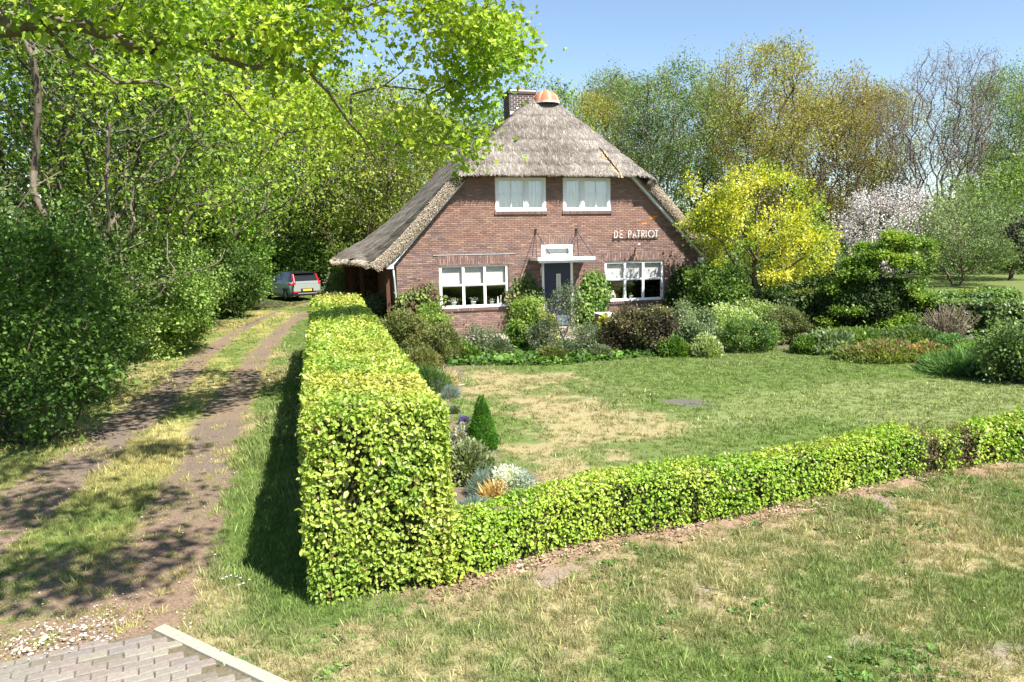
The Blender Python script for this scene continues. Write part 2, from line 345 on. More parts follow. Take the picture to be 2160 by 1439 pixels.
def cover(Q):
    """colour of the soil or turf base, greenness, blade colour, blade height at ground points"""
    Q = np.asarray(Q, float)[:, :2]; n = len(Q); x, y = Q[:, 0], Q[:, 1]
    n1 = fbm(Q, 1.6, 3); n2 = fbm(Q, .45, 11); n3 = fbm(Q, 5.0, 21)
    A = lambda *c: np.array(c, float)[None]
    lushg, midg, dryg, paleg = A(.125, .200, .042), A(.190, .220, .088), A(.33, .28, .15), A(.27, .30, .13)
    soil, brown, mulch, darks = A(.12, .095, .07), A(.185, .138, .098), A(.20, .142, .10), A(.135, .112, .095)
    mix = lambda a, b, t: a * (1 - t[:, None]) + b * t[:, None]
    hd = ((Q - HB0[:2]) @ e1[:2])            # across the tall hedge, 0 at its left side
    hv = ((Q - HB0[:2]) @ e2[:2])
    ld, lt = dline(np.array(LB), Q)
    lb = np.interp(x, [p[0] for p in LB], [p[1] for p in LB])
    verge = (y < lb + .2) & (hd > -.2) | (hv < -.1) & (hd > -1.5)
    lawn = (hd > .9) & (y > lb - .1) & ~verge
    # defaults: turf
    dry = np.clip(.30 + 1.9 * (n1 - .5) + 1.1 * (n2 - .5), 0, 1)
    n4 = vnoise(Q, .12, 83); dry = np.where(verge, np.clip(.47 + 1.3 * (n1 - .5) + 1.3 * (n2 - .5) + .5 * (n4 - .5), 0, .9), dry)
    for k, p in enumerate(Z_DRYV): dry = np.maximum(dry, soft(p, Q, .3, 40 + k) * np.clip(.72 + 1.6 * (n2 - .5) + .6 * (n4 - .5), 0, 1))
    dry = np.where(lawn, np.clip(-.06 + .9 * (n3 - .5) + .7 * (n1 - .5) + .5 * (n4 - .5), 0, 1), dry)
    dz = soft(Z_DRY, Q, .9, 5); dry = np.where(lawn, np.maximum(dry, dz * np.clip(.78 + 2.4 * (n1 - .5) + 1.5 * (n2 - .5) + .6 * (n4 - .5), 0, 1)), dry)
    pale = soft(Z_PALE, Q, .6, 9) * lawn
    lush = soft(Z_LUSH, Q, .3, 13); dry = dry * (1 - lush) + lush * np.clip(.0 + .9 * (n1 - .5), 0, 1)
    far = (y > 14) & (hd < 0); dry = np.where(far, np.clip(dry * 1.1 + .05, 0, 1), dry)
    g = 1 - dry * .60
    blade = mix(mix(np.repeat(lushg, n, 0), np.repeat(midg, n, 0), np.clip(n1 + dry * .7 - .2 * lush, 0, 1)), np.repeat(dryg, n, 0), sst(.25, .95, dry) * .85)
    blade = mix(blade, np.repeat(paleg, n, 0), pale * .55)
    base = mix(blade * .75, np.repeat(dryg * .85, n, 0), sst(.2, .8, dry))
    # mid strip and shoulders of the drive
    dR, tR = dline(RUT_R, Q); dL, tL = dline(RUT_L, Q)
    mid = np.exp(-(np.minimum(dR, dL) / 1.5) ** 2) * (hd < -1.2); yel = sst(.35, .6, n2 * .6 + n1 * .5) * mid
    ycol = A(.36, .32, .12); blade = mix(blade, np.repeat(ycol, n, 0), yel * .7); base = mix(base, np.repeat(ycol, n, 0), yel * .75)
    wR = np.interp(tR, [0, .3, .6, 1], [.28, .36, .5, .62]); wL = np.interp(tL, [0, .3, .6, 1], [.22, .32, .5, .65])
    rut = np.maximum(1 - sst(.7, 1.25, dR / wR + .9 * (n2 - .5)), 1 - sst(.7, 1.25, dL / wL + .9 * (n2 - .5)))
    rut = np.maximum(rut, soft(Z_MULCH, Q, .35, 17) * np.clip(.95 + 1.2 * (n1 - .45), 0, 1))
    bc = mix(np.repeat(brown, n, 0), np.repeat(darks, n, 0), sst(.4, .7, n1) * .6); bc = mix(bc, np.repeat(mulch, n, 0), sst(10, 7, y))
    base = mix(base, bc, rut); g = g * (1 - .93 * rut)
    # beds, bare soil, leaf litter at the low hedge's foot
    bed = np.maximum(soft(Z_BED, Q, .2, 23), soft(Z_BED2, Q, .25, 29)); bed = np.maximum(bed, ((hd > 0) & (hd < HWID + .25) & (hv > 0) & (hv < HLEN)) * 1.0)
    base = mix(base, mix(np.repeat(soil, n, 0), np.repeat(A(.22, .17, .13), n, 0), n2 * (1 - sst(2.5, 5.0, x) * .8)), bed); g = g * (1 - .97 * bed)  # soil stays darker towards the right: the evergreen's shade put into its colour
    pth = soft(Z_PATH, Q, .15, 31); base = mix(base, np.repeat(A(.55, .46, .40), n, 0), pth)
    for k, p in enumerate(Z_BARE):
        b = soft(p, Q, .2, 60 + k, .4) * sst(.3, .6, n2 + .3 * (n4 - .3)); base = mix(base, np.repeat(A(.20, .17, .15) if k != 0 else A(.11, .10, .09), n, 0) * (.8 + .5 * n2)[:, None], b * .95); g = g * (1 - .9 * b)
    foot = np.exp(-((ld - .0) / .42) ** 2) * (y < lb + .5) * sst(.30, .55, n2 + .25 * (x < 3)) ; base = mix(base, np.repeat(A(.27, .18, .13), n, 0), foot); g = g * (1 - .9 * foot)
    # woodland floor on the left and beyond
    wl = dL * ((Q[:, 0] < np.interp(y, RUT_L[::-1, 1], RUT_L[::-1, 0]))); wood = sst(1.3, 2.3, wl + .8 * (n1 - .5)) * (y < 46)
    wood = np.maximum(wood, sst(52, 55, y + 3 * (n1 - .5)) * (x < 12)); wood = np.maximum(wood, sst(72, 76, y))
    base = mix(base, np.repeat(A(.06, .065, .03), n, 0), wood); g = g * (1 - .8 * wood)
    ht = .022 + .018 * n1 + .03 * lush * sst(.4, .8, n1)
    ht = np.where(lawn, .020 + .010 * n1, ht)
    return base, np.clip(g, 0, 1), blade, ht, verge, lawn
def axis(a, b, fine0, fine1, s0, grow_):
    v = list(np.arange(fine0, fine1, s0)); s = s0; q = fine1
    while q < b: v.append(q); s *= grow_; q += s
    v.append(b); s = s0; q = fine0 - s0; lo = []
    while q > a: lo.append(q); s *= grow_; q -= s
    return np.array([a] + lo[::-1] + v)
xs = axis(-600, 600, -11, 10, .055, 1.045); ys = axis(-60, 900, 3.6, 15, .045, 1.028)
gx, gy = np.meshgrid(xs, ys); Q = np.column_stack([gx.ravel(), gy.ravel()])
gb, gg, gbl, gh, gv, gl = cover(Q)
near = (np.abs(Q[:, 0]) < 60) & (Q[:, 1] < 90)
gz = np.where(near, (fbm(Q, .5, 71, 3) - .5) * .03 + (fbm(Q, 3, 75, 2) - .5) * .04, 0)

nx, ny = len(xs), len(ys); ii = np.arange(nx * ny).reshape(ny, nx)
GF = np.column_stack([ii[:-1, :-1].ravel(), ii[:-1, 1:].ravel(), ii[1:, 1:].ravel(), ii[1:, :-1].ravel()])
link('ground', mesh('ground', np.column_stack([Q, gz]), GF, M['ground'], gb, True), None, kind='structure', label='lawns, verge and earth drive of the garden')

# paved entry at the lower left: setts in straight courses, a concrete kerb of long stones
kd = unit(G(540, 1439)[:2] - G(320, 1332)[:2]); kn = np.array((-kd[1], kd[0])); K0 = G(322, 1334)[:2]
rd = unit(G(300, 1352)[:2] - G(0, 1420)[:2]); rn = np.array((rd[1], -rd[0]))
A0 = G(-40, 1424)[:2]
pv = bpy.data.objects.new('pavement', None); col.objects.link(pv); pv['kind'] = 'structure'; pv['label'] = 'entry paved with grey setts'
sub = MB(); edge = [A0 - rd * 2.2, G(150, 1372)[:2], G(300, 1343)[:2], K0, K0 + kd * 4.5, A0 + rn * 4.0 - rd * 2.2]
b = np.array([(p[0], p[1], .012) for p in edge]); sub.add(np.vstack([b, b - (0, 0, .1)]), [np.array([list(range(6))[::-1]])], (.14, .12, .08))
bed_me = sub.me('joint_sand', M['ground']); link('joint_sand', bed_me, pv, kind='stuff')
PVM = []
for v in range(10):
    m_ = MB(); L_, W_, hh = .205, .098, .022; j = rng.normal(0, .003, 4); e_ = .007; c = np.array((.225, .205, .17)) * math.exp(rng.normal(0, .13)) * np.array((1, 1 + rng.normal(0, .03), 1 + rng.normal(0, .05)))
    lo = [(-L_ / 2 + j[0], -W_ / 2, -.03), (L_ / 2, -W_ / 2 + j[1], -.03), (L_ / 2 + j[2], W_ / 2, -.03), (-L_ / 2, W_ / 2 + j[3], -.03)]
    mi_ = [(x, y, hh - .006) for x, y, z in lo]; hi = [(x * (1 - e_ / L_ * 2), y * (1 - e_ / W_ * 2), hh) for x, y, z in lo]
    F = [(0, 1, 5, 4), (1, 2, 6, 5), (2, 3, 7, 6), (3, 0, 4, 7), (4, 5, 9, 8), (5, 6, 10, 9), (6, 7, 11, 10), (7, 4, 8, 11), (8, 9, 10, 11)]
    m_.add(lo + mi_ + hi, np.array(F), c); PVM.append(m_.me('paver', M['paver']))
pvd = []; EP = np.array(edge)
for i in range(-1, 22):
    for j in range(-12, 30):
        q = A0 + rn * (.06 + i * .106) + rd * (j * .213 + (i % 2) * .106)
        if inside(EP, np.array([q + rd * .06, q - rd * .06])).all() and ((q - K0) @ kn) < -.06: pvd.append(q)
pvd = sorted(pvd, key=lambda q: np.hypot(q[0], q[1]) + (3 if np.arctan2(q[0], q[1]) < -.62 else 0))
ra = math.atan2(rd[1], rd[0]); rest = []
for k, q in enumerate(pvd):
    z = .004 + .006 * math.sin(q[0] * 3 + q[1] * 2) + rng.normal(0, .0018); a = ra + rng.normal(0, .012)
    if k < 295: o = link('paver', PVM[int(rng.integers(10))], pv); o.location = (q[0], q[1], z); o.rotation_euler = (rng.normal(0, .008), rng.normal(0, .008), a)
    else: rest.append((q, z, a))
if rest:
    m_ = MB()
    for q, z, a in rest:
        c_, s_ = math.cos(a), math.sin(a); rt_ = lambda x, y: (q[0] + c_ * x - s_ * y, q[1] + s_ * x + c_ * y)
        m_.add([(*rt_(x, y), zz) for zz in (-.03, z + .022) for x, y in ((-.1, -.048), (.1, -.048), (.1, .048), (-.1, .048))], BOXF, (.22, .20, .17))
    m_.build('far_pavers', M['paver'], pv, kind='stuff')
for k in range(5):
    a = K0 + kd * (k * 1.0 + .01) + kn * .0; L_, W_ = .98, .1; q = [a + kn * 0, a + kd * L_, a + kd * L_ + kn * W_, a + kn * W_]
    m_ = MB(); zb = .035 + .004 * (k % 2); e_ = .012
    o_ = np.array([(p[0], p[1], 0) for p in q]); cc = o_.mean(0); lo = o_ - (0, 0, .1); mi_ = o_ + (0, 0, zb - e_); hi = cc + (o_ - cc) * np.array((1 - .012, 1 - .012, 1)) + (0, 0, zb)
    F = [(0, 1, 5, 4), (1, 2, 6, 5), (2, 3, 7, 6), (3, 0, 4, 7), (4, 5, 9, 8), (5, 6, 10, 9), (6, 7, 11, 10), (7, 4, 8, 11), (8, 9, 10, 11)]
    m_.add(np.vstack([lo, mi_, hi]), np.array(F)); m_.build('kerb_stone', M['kerb'], pv)

# ------------------------------------------------------------------ grass: tufts on points (nobody could count them)
def tuft(nb, rad, h, seed, wmul=1.0, weed=False):
    r = np.random.default_rng(seed); P = np.column_stack([r.normal(0, rad * .5, (nb, 2)), np.zeros(nb)])
    D = np.column_stack([P[:, :2] / rad * .5 + r.normal(0, .42, (nb, 2)), np.full(nb, 1.0)])
    N = r.normal(0, 1, (nb, 3)); N[:, 2] *= .3
    if weed: V, F, k = leaves(P, D * np.array((2.0, 2.0, .5)), N * .3 + (0, 0, 1), h * np.exp(r.normal(0, .3, nb)), T_OVAL, 1.1)
    else: V, F, k = leaves(P, D, N, h * np.exp(r.normal(0, .35, nb)), T_BLADE, wmul)
    c = np.repeat(np.exp(r.normal(0, .28, nb))[:, None] * np.array((1, 1, 1)), k, axis=0)
    return mesh('tuft', V, F, GM, c)
def grassmat(name):
    m = leafmat(name, .35, .6, .2, (1.1, 1.15, .6)); n = m.node_tree.nodes; L = m.node_tree.links
    a = [q for q in n if q.type == 'ATTRIBUTE'][0]; i = n.new('ShaderNodeAttribute'); i.attribute_type = 'INSTANCER'; i.attribute_name = 'tcol'
    v = n.new('ShaderNodeVectorMath'); v.operation = 'MULTIPLY'; L.new(a.outputs['Color'], v.inputs[0]); L.new(i.outputs['Vector'], v.inputs[1])
    for l in list(a.outputs['Color'].links):
        if l.to_node != v: t = l.to_socket; L.remove(l); L.new(v.outputs[0], t)
    return m
GM = grassmat('grass')
def scatter(name, label, pts, scl, cols, variants, seed=0, kind='stuff', cat=None):
    r = np.random.default_rng(seed); n = len(pts); me = bpy.data.meshes.new(name); me.vertices.add(n); me.vertices.foreach_set('co', np.ascontiguousarray(pts, np.float32).ravel())
    for nm, tp, dat in (('scl', 'FLOAT', scl), ('rot', 'FLOAT', r.random(n) * 6.283), ('pick', 'INT', r.integers(0, len(variants), n))):
        a = me.attributes.new(nm, tp, 'POINT'); a.data.foreach_set('value', np.asarray(dat, np.int32 if tp == 'INT' else np.float32))
    a = me.attributes.new('tcol', 'FLOAT_VECTOR', 'POINT'); a.data.foreach_set('vector', np.ascontiguousarray(cols, np.float32).ravel())
    o = link(name, me, None, kind=kind, label=label)
    if cat: o['category'] = cat
    ng = bpy.data.node_groups.new(name, 'GeometryNodeTree'); ng.interface.new_socket('Geometry', in_out='INPUT', socket_type='NodeSocketGeometry'); ng.interface.new_socket('Geometry', in_out='OUTPUT', socket_type='NodeSocketGeometry')
    N = ng.nodes; L = ng.links; gi = N.new('NodeGroupInput'); go = N.new('NodeGroupOutput'); iop = N.new('GeometryNodeInstanceOnPoints'); jn = N.new('GeometryNodeJoinGeometry')
    for vm in variants[::-1]:
        vo = bpy.data.objects.new('tuft', vm); oi = N.new('GeometryNodeObjectInfo'); oi.inputs['Object'].default_value = vo; oi.inputs['As Instance'].default_value = True
        L.new(oi.outputs['Geometry'], jn.inputs[0])
    def at(nm, dt):
        q = N.new('GeometryNodeInputNamedAttribute'); q.data_type = dt; q.inputs['Name'].default_value = nm; return q.outputs['Attribute']
    L.new(gi.outputs[0], iop.inputs['Points']); L.new(jn.outputs[0], iop.inputs['Instance']); iop.inputs['Pick Instance'].default_value = True
    L.new(at('pick', 'INT'), iop.inputs['Instance Index']); cx_ = N.new('ShaderNodeCombineXYZ'); L.new(at('rot', 'FLOAT'), cx_.inputs[2])
    L.new(cx_.outputs[0], iop.inputs['Rotation']); cs = N.new('ShaderNodeCombineXYZ'); sc = at('scl', 'FLOAT')
    for k in range(3): L.new(sc, cs.inputs[k])
    L.new(cs.outputs[0], iop.inputs['Scale']); L.new(iop.outputs[0], go.inputs[0])
    md = o.modifiers.new('tufts', 'NODES'); md.node_group = ng; return o
def turf(name, label, dens, xr, yr, keep, seed, variants, base_h, mind=.12, hs=None):
    r = np.random.default_rng(seed); n = int((xr[1] - xr[0]) * (yr[1] - yr[0]) * dens); q = np.column_stack([r.uniform(*xr, n), r.uniform(*yr, n)])
    inv = (np.abs((q[:, 0]) / np.maximum(q[:, 1], .1) + .03) < 1.0) ; q = q[inv]
    b, g, bl, h, vg, lw = cover(q); qj = q + r.normal(0, .16, q.shape) * np.clip(q[:, 1:] / 8, .6, 1.5); bl = .45 * bl + .55 * cover(qj)[2]; k = keep(q, vg, lw) & (r.random(len(q)) < g * 1.0 + mind * 0)
    q, bl, h = q[k], bl[k], h[k]
    ed = (q - K0) @ kn; k2 = ~(inside(EP, q)) & ~((ed > -.02) & (ed < .12) & (((q - K0) @ kd) > -.02)); q, bl, h = q[k2], bl[k2], h[k2]
    z = (fbm(q, .5, 71, 3) - .5) * .03 + (fbm(q, 3, 75, 2) - .5) * .04
    c = bl * np.exp(r.normal(0, .16, len(q)))[:, None] * 1.25
    return scatter(name, label, np.column_stack([q, z]), h / base_h * np.exp(r.normal(0, .32, len(q))), c, variants, seed)
TN = [tuft(46, .085, .05, s, .8) for s in range(8)]; TW = [tuft(12, .05, .055, 50 + s, weed=True) for s in range(4)]; TF = [tuft(40, .16, .05, 90 + s, 1.9) for s in range(6)]
lowb = lambda q: np.interp(q[:, 0], [p[0] for p in LB], [p[1] for p in LB])
turf('grass', 'short patchy grass of the front verge and drive edge', 500, (-8, 12), (3.4, 12.5), lambda q, v, l: v | (~l), 1, TN, .05)
turf('lawn_grass', 'mown grass of the front lawn', 95, (-4, 22), (7, 26), lambda q, v, l: l & ~v, 2, TF, .05)
turf('drive_grass', 'grass along and between the wheel tracks', 55, (-22, -1), (10.5, 50), lambda q, v, l: ~l & ~v, 3, TF, .05)
r = np.random.default_rng(5); q = np.column_stack([r.uniform(-4, 8, 9000), r.uniform(4.3, 11, 9000)]); b_, g_, bl_, h_, vg_, lw_ = cover(q)
k = vg_ & (fbm(q, .7, 91) > .56) & (g_ > .3) & ~inside(EP, q); q = q[k]
scatter('clover', 'small broad-leaved weeds in the verge', np.column_stack([q, np.full(len(q), .0)]), r.uniform(.35, .75, len(q)), np.tile((.10, .18, .04), (len(q), 1)) * np.exp(r.normal(0, .2, len(q)))[:, None], TW, 6)

# flat litter: dead leaves, wood chips, daisies
def litter(name, label, pts, size, pal, seed, T=T_OVAL, flat=2.5, z=.012, m='chips'):
    r = np.random.default_rng(seed); n = len(pts); P = np.column_stack([pts, z + r.random(n) * .02]); N = r.normal(0, 1, (n, 3)) + (0, 0, flat); D = r.normal(0, 1, (n, 3)) * (1, 1, .25)
    V, F, k = leaves(P, D, N, size * np.exp(r.normal(0, .35, n)), T)
    link(name, mesh(name, V, F, M[m], leafcol(P, pal, r, .3, .3, seed, k)), None, kind='stuff', label=label)
r = np.random.default_rng(8); pts = []
LBa = np.array(LB)
for k in range(5200):
    t = r.random() ** 1.2 * 8.5; x = -1 + t; y = np.interp(x, LBa[:, 0], LBa[:, 1]) + r.normal(-.08, .16)
    if vnoise(np.array([(x, y)]), .5, 61)[0] > .22 + .05 * x: pts.append((x, y))
for k in range(900): pts.append(tuple(r.uniform((-1.6, 4.6), (7, 8.5))))
litter('dry_leaves', 'dead brown leaves along the foot of the low hedge', np.array([p for p in pts if p[1] < np.interp(p[0], LBa[:, 0], LBa[:, 1]) + .4]), .024, [(.18, .12, .075), (.30, .21, .13), (.24, .16, .10), (.42, .33, .23)], 9)
q = np.column_stack([r.uniform(-7.5, -2.6, 15000), r.uniform(5.0, 12, 15000)]); b_, g_, bl_, h_, vg_, lw_ = cover(q); q = q[(g_ < .35) & ~inside(EP, q)]
litter('bark_mulch', 'brown wood chips strewn on the drive', q, .014, [(.15, .10, .075), (.28, .19, .14), (.22, .15, .11), (.46, .36, .27)], 10, T_DIAM, 3)
ed = np.array([G(x, y)[:2] for x, y in ((0, 1375), (60, 1365), (110, 1350), (170, 1330), (215, 1350), (150, 1365))])
q = ed[r.integers(0, 6, 420)] + r.normal(0, .16, (420, 2)); q = q[~inside(EP, q) | (r.random(len(q)) < .35)]
litter('wood_chips', 'pale wood chips scattered at the edge of the setts', q, .022, [(.50, .44, .36), (.66, .60, .52)], 11, T_DIAM, 3, .03)
dq = np.array([G(x, y)[:2] for x, y in ((478, 1228), (488, 1225), (500, 1227), (508, 1230), (514, 1242), (527, 1234), (470, 1232), (505, 1245), (300, 1100), (455, 1180), (1372, 838), (1380, 836), (1388, 839))])
dz = MB()
for p in dq: dz.lathe([(.002, .05), (.011, .055), (.004, .06)], 8, (.8, .8, .78), (p[0], p[1], 0)); dz.tube([(p[0], p[1], 0), (p[0], p[1], .05)], .001, 3, (.1, .2, .04))
dz.build('daisies', M['any'], None, kind='stuff', label='white daisies in the grass left of the tall hedge')

# ================================================================== CLIPPED HEDGES
def hedge(name, label, path, width, height, pal, dens, ls, seed, near=0, browns=None, ends=(True, True), shapes=(T_OVAL, 12.0), cat='hedge', topbrown=None, hm=None, lm='hleaf', side=0, core=(.035, .04, .015), lump=.05, group=None):
    """path: left-hand (or middle, side=0 -> path is the left edge) line of points in plan; the body lies to its right"""
    r = np.random.default_rng(seed); path = np.array(path, float)[:, :2]; seg = np.diff(path, axis=0); L = np.linalg.norm(seg, axis=1); cum = np.concatenate([[0], np.cumsum(L)]); tot = cum[-1]
    def at(s):
        s = np.clip(s, 0, tot - 1e-6); x = np.interp(s, cum, path[:, 0]); y = np.interp(s, cum, path[:, 1])
        i = np.clip(np.searchsorted(cum, s, side='right') - 1, 0, len(seg) - 1); d = seg[i] / L[i][:, None]
        d2 = np.column_stack([np.interp(s, cum, np.append(seg[:, 0] / L, seg[-1, 0] / L[-1])), np.interp(s, cum, np.append(seg[:, 1] / L, seg[-1, 1] / L[-1]))])
        d2 = unit(d2); return np.column_stack([x, y]), d2
    per = 2 * height + width; H = height
    def section(c, s):           # c along the cross perimeter -> lateral a, height z, outward normal (a,z)
        a = np.where(c < H, 0, np.where(c < H + width, c - H, width)); z = np.where(c < H, c, np.where(c < H + width, H, per - c))
        rr = min(.16, width * .3); na = np.where(c < H, -1.0, np.where(c < H + width, 0, 1.0)); nz = np.where((c >= H) & (c < H + width), 1.0, 0.0)
        # round the two upper edges
        for A, sg in ((0, -1), (width, 1)):
            da = np.maximum(0, rr - np.abs(a - A)); dzz = np.maximum(0, z - (H - rr)); m = (da > 0) & (dzz > 0)
            cxx = A - sg * rr; vx = a - cxx; vz = z - (H - rr); ln = np.sqrt(vx ** 2 + vz ** 2) + 1e-9
            sc = np.where(m, rr / ln, 1); a = np.where(m, cxx + vx * sc, a); z = np.where(m, H - rr + vz * sc, z); na = np.where(m, vx / ln, na); nz = np.where(m, vz / ln, nz)
        return a, z, na, nz
    nb = int(tot * per * dens); s = r.uniform(0, tot, nb); c = r.uniform(.03, per - .03, nb)
    if ends[0]:
        ne = int(width * H * dens); 
    a, z, na, nz = section(c, s); P2, d = at(s); lat = np.column_stack([d[:, 1], -d[:, 0]])
    P = np.column_stack([P2 + lat * a[:, None], z]); N = np.column_stack([lat * na[:, None], nz])
    ex = []
    for k, on in enumerate(ends):
        if not on: continue
        ne = int(width * H * dens * 1.05); aa = r.uniform(.0, width, ne); zz = r.uniform(.02, H - .02, ne); e0, de = at(np.full(ne, 0.0 if k == 0 else tot)); la = np.column_stack([de[:, 1], -de[:, 0]])
        rr = .14; ca = np.minimum(aa, width - aa); inn = rr - np.sqrt(np.maximum(0, rr ** 2 - np.maximum(0, rr - ca) ** 2)); inz = rr - np.sqrt(np.maximum(0, rr ** 2 - np.maximum(0, rr - (H - zz)) ** 2))
        sg = -1 if k == 0 else 1; ex.append((np.column_stack([e0 + la * aa[:, None] - sg * de * (np.maximum(inn, inz))[:, None], zz]), np.column_stack([de * sg, np.zeros(ne)])))
    if ex: P = np.vstack([P] + [e[0] for e in ex]); N = np.vstack([N] + [e[1] for e in ex])
    if hm is not None: P[:, 2] *= hm(P)
    lumpv = (fbm(P, .55, seed + 3, 3) - .5) * lump * 3 + (vnoise(P, 2.2, seed + 5) - .5) * lump
    gap = vnoise(P, .16, seed + 9); keep = (r.random(len(P)) < np.clip(1.35 - 1.7 * sst(.66, .9, gap), .2, 1)) & (r.random(len(P)) < sst(-.02, .2, P[:, 2]) + .45)
    dist = np.linalg.norm(P - CAM, axis=1); keep &= r.random(len(P)) < np.clip((shapes[1] / dist) ** 1.1, .35, 1)
    P, N, lumpv, dist = P[keep], N[keep], lumpv[keep], dist[keep]
    P = P + N * (lumpv + r.normal(0, .022, len(P)) - .01)[:, None]; P[:, 2] = np.maximum(P[:, 2], .03)
    n = len(P); S = ls * np.exp(r.normal(0, .22, n)) * np.clip((dist / shapes[1]) ** .5, 1, 1.7)
    D = r.normal(0, .75, (n, 3)) + N * .25 + np.array((0, 0, -.35)); LN = N * 1.0 + r.normal(0, .5, (n, 3)) + np.array((0, 0, .55))
    pal = np.array(pal); colr = leafcol(P, pal, r, .5, .16, seed, 1)
    t = sst(.55, .8, vnoise(P, 1.3, seed + 20)) * .5 * (N[:, 2] > .7); colr = colr * (1 - t[:, None]) + t[:, None] * np.array((.48, .44, .10))
    dead = r.random(n) < .02; colr[dead] = np.array((.24, .15, .07)) * np.exp(r.normal(0, .2, dead.sum()))[:, None]
    if browns is not None:
        bm = browns(P); bb = r.random(n) < bm; colr[bb] = np.array((.17, .09, .06)) * np.exp(r.normal(0, .3, bb.sum()))[:, None]
        S[bb] *= .6; kb = ~(bb & (r.random(n) < .45)); P, D, LN, S, colr = P[kb], D[kb], LN[kb], S[kb], colr[kb]
    o = thing(name, label, cat, group=group)
    order = np.argsort(np.linalg.norm(P - CAM, axis=1)); 
    if near:
        vis = (LN[:, 1] < .35); cand = order[vis[order]][:near * 3:3]; nearset = np.zeros(len(P), bool); nearset[cand] = True
        shp = []
        for v in range(12):
            q = np.random.default_rng(900 + v); tv = T_OVAL[0] * np.array((1, 1, 1)) + q.normal(0, .02, (6, 3)); shp.append(mesh('leaf', tv, [f for f in T_OVAL[1]], M[lm], pal[v % len(pal)] * math.exp(q.normal(0, .15)), False))
        for i in cand:
            y = unit(D[i]); zv = LN[i] - y * (LN[i] @ y); zv = unit(zv); x = np.cross(y, zv)
            lo = link('leaf', shp[int(r.integers(12))], o); s_ = S[i]
            lo.matrix_world = Matrix(((x[0] * s_, y[0] * s_, zv[0] * s_, P[i, 0]), (x[1] * s_, y[1] * s_, zv[1] * s_, P[i, 1]), (x[2] * s_, y[2] * s_, zv[2] * s_, P[i, 2]), (0, 0, 0, 1)))
        P, D, LN, S, colr = P[~nearset], D[~nearset], LN[~nearset], S[~nearset], colr[~nearset]
    V, F, k = leaves(P, D, LN, S, shapes[0]); link('leaves', mesh('leaves', V, F, M[lm], np.repeat(colr, k, axis=0)), o, kind='stuff')
    # rough dark body set back from the leaves, added to block light and darken gaps
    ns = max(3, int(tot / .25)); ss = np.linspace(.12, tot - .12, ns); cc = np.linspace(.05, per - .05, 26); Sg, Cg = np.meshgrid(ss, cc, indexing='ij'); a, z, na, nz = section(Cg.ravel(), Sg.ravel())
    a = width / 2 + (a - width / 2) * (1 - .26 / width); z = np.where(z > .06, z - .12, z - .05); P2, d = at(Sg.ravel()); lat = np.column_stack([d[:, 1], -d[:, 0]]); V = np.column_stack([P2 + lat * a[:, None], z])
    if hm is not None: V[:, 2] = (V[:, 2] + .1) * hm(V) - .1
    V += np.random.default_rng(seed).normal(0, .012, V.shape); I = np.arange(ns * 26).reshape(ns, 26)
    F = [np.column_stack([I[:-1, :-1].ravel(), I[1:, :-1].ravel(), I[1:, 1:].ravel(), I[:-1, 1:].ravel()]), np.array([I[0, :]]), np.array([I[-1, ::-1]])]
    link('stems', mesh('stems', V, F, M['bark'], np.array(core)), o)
    tw = MB(); 
    for q in range(int(tot * 22)):
        s0 = np.array([r.uniform(0, tot)]); P2, d = at(s0); lt = np.array((d[0, 1], -d[0, 0])); p0 = P2[0] + lt * r.uniform(.1, width - .1); dr = r.normal(0, 1, 3); dr[2] = abs(dr[2]) * .6; dr = unit(dr) * r.uniform(.3, .55); zc = r.uniform(.05, H - .2)
        a_ = np.array((*p0, zc)); b_ = a_ + dr; b_[2] = min(b_[2], H + .03); tw.tube([a_, b_], [.007, .003], 3, (.16, .11, .08), False)
    tw.build('twigs', M['bark'], o, kind='stuff')
    return o
HL = [HB0[:2], (HB0 + e2 * HLEN)[:2]]
BEECH = [(.23, .35, .05), (.36, .45, .075), (.45, .50, .11)]
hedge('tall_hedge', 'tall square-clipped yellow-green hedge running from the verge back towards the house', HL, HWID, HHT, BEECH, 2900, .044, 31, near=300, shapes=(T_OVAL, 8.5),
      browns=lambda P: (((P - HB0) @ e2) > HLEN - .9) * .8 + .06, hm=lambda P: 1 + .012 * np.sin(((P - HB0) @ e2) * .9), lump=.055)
lowp = LBa[1:].copy(); lowp = np.vstack([[-.86, 6.82], lowp]); 
# low hedge: path is its far side, so that the body lies towards the camera; shift the base line back by its width
dd = unit(np.gradient(lowp, axis=0)); far_side = lowp + np.column_stack([-dd[:, 1], dd[:, 0]]) * .52
xb = [float(G(1945, 990)[0]), float(G(1995, 970)[0])]
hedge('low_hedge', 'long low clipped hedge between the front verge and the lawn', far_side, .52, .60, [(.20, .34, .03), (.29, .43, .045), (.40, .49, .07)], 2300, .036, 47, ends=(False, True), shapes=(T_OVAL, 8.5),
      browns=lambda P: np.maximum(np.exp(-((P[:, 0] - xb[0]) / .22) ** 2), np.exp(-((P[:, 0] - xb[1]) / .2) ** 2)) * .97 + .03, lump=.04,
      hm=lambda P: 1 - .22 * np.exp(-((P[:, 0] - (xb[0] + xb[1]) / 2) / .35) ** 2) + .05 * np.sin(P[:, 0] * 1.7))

# ================================================================== HOUSE
house = thing('brick_house', 'brown brick cottage with a big thatched hipped roof and white windows', 'house', tuple(O), PSI)
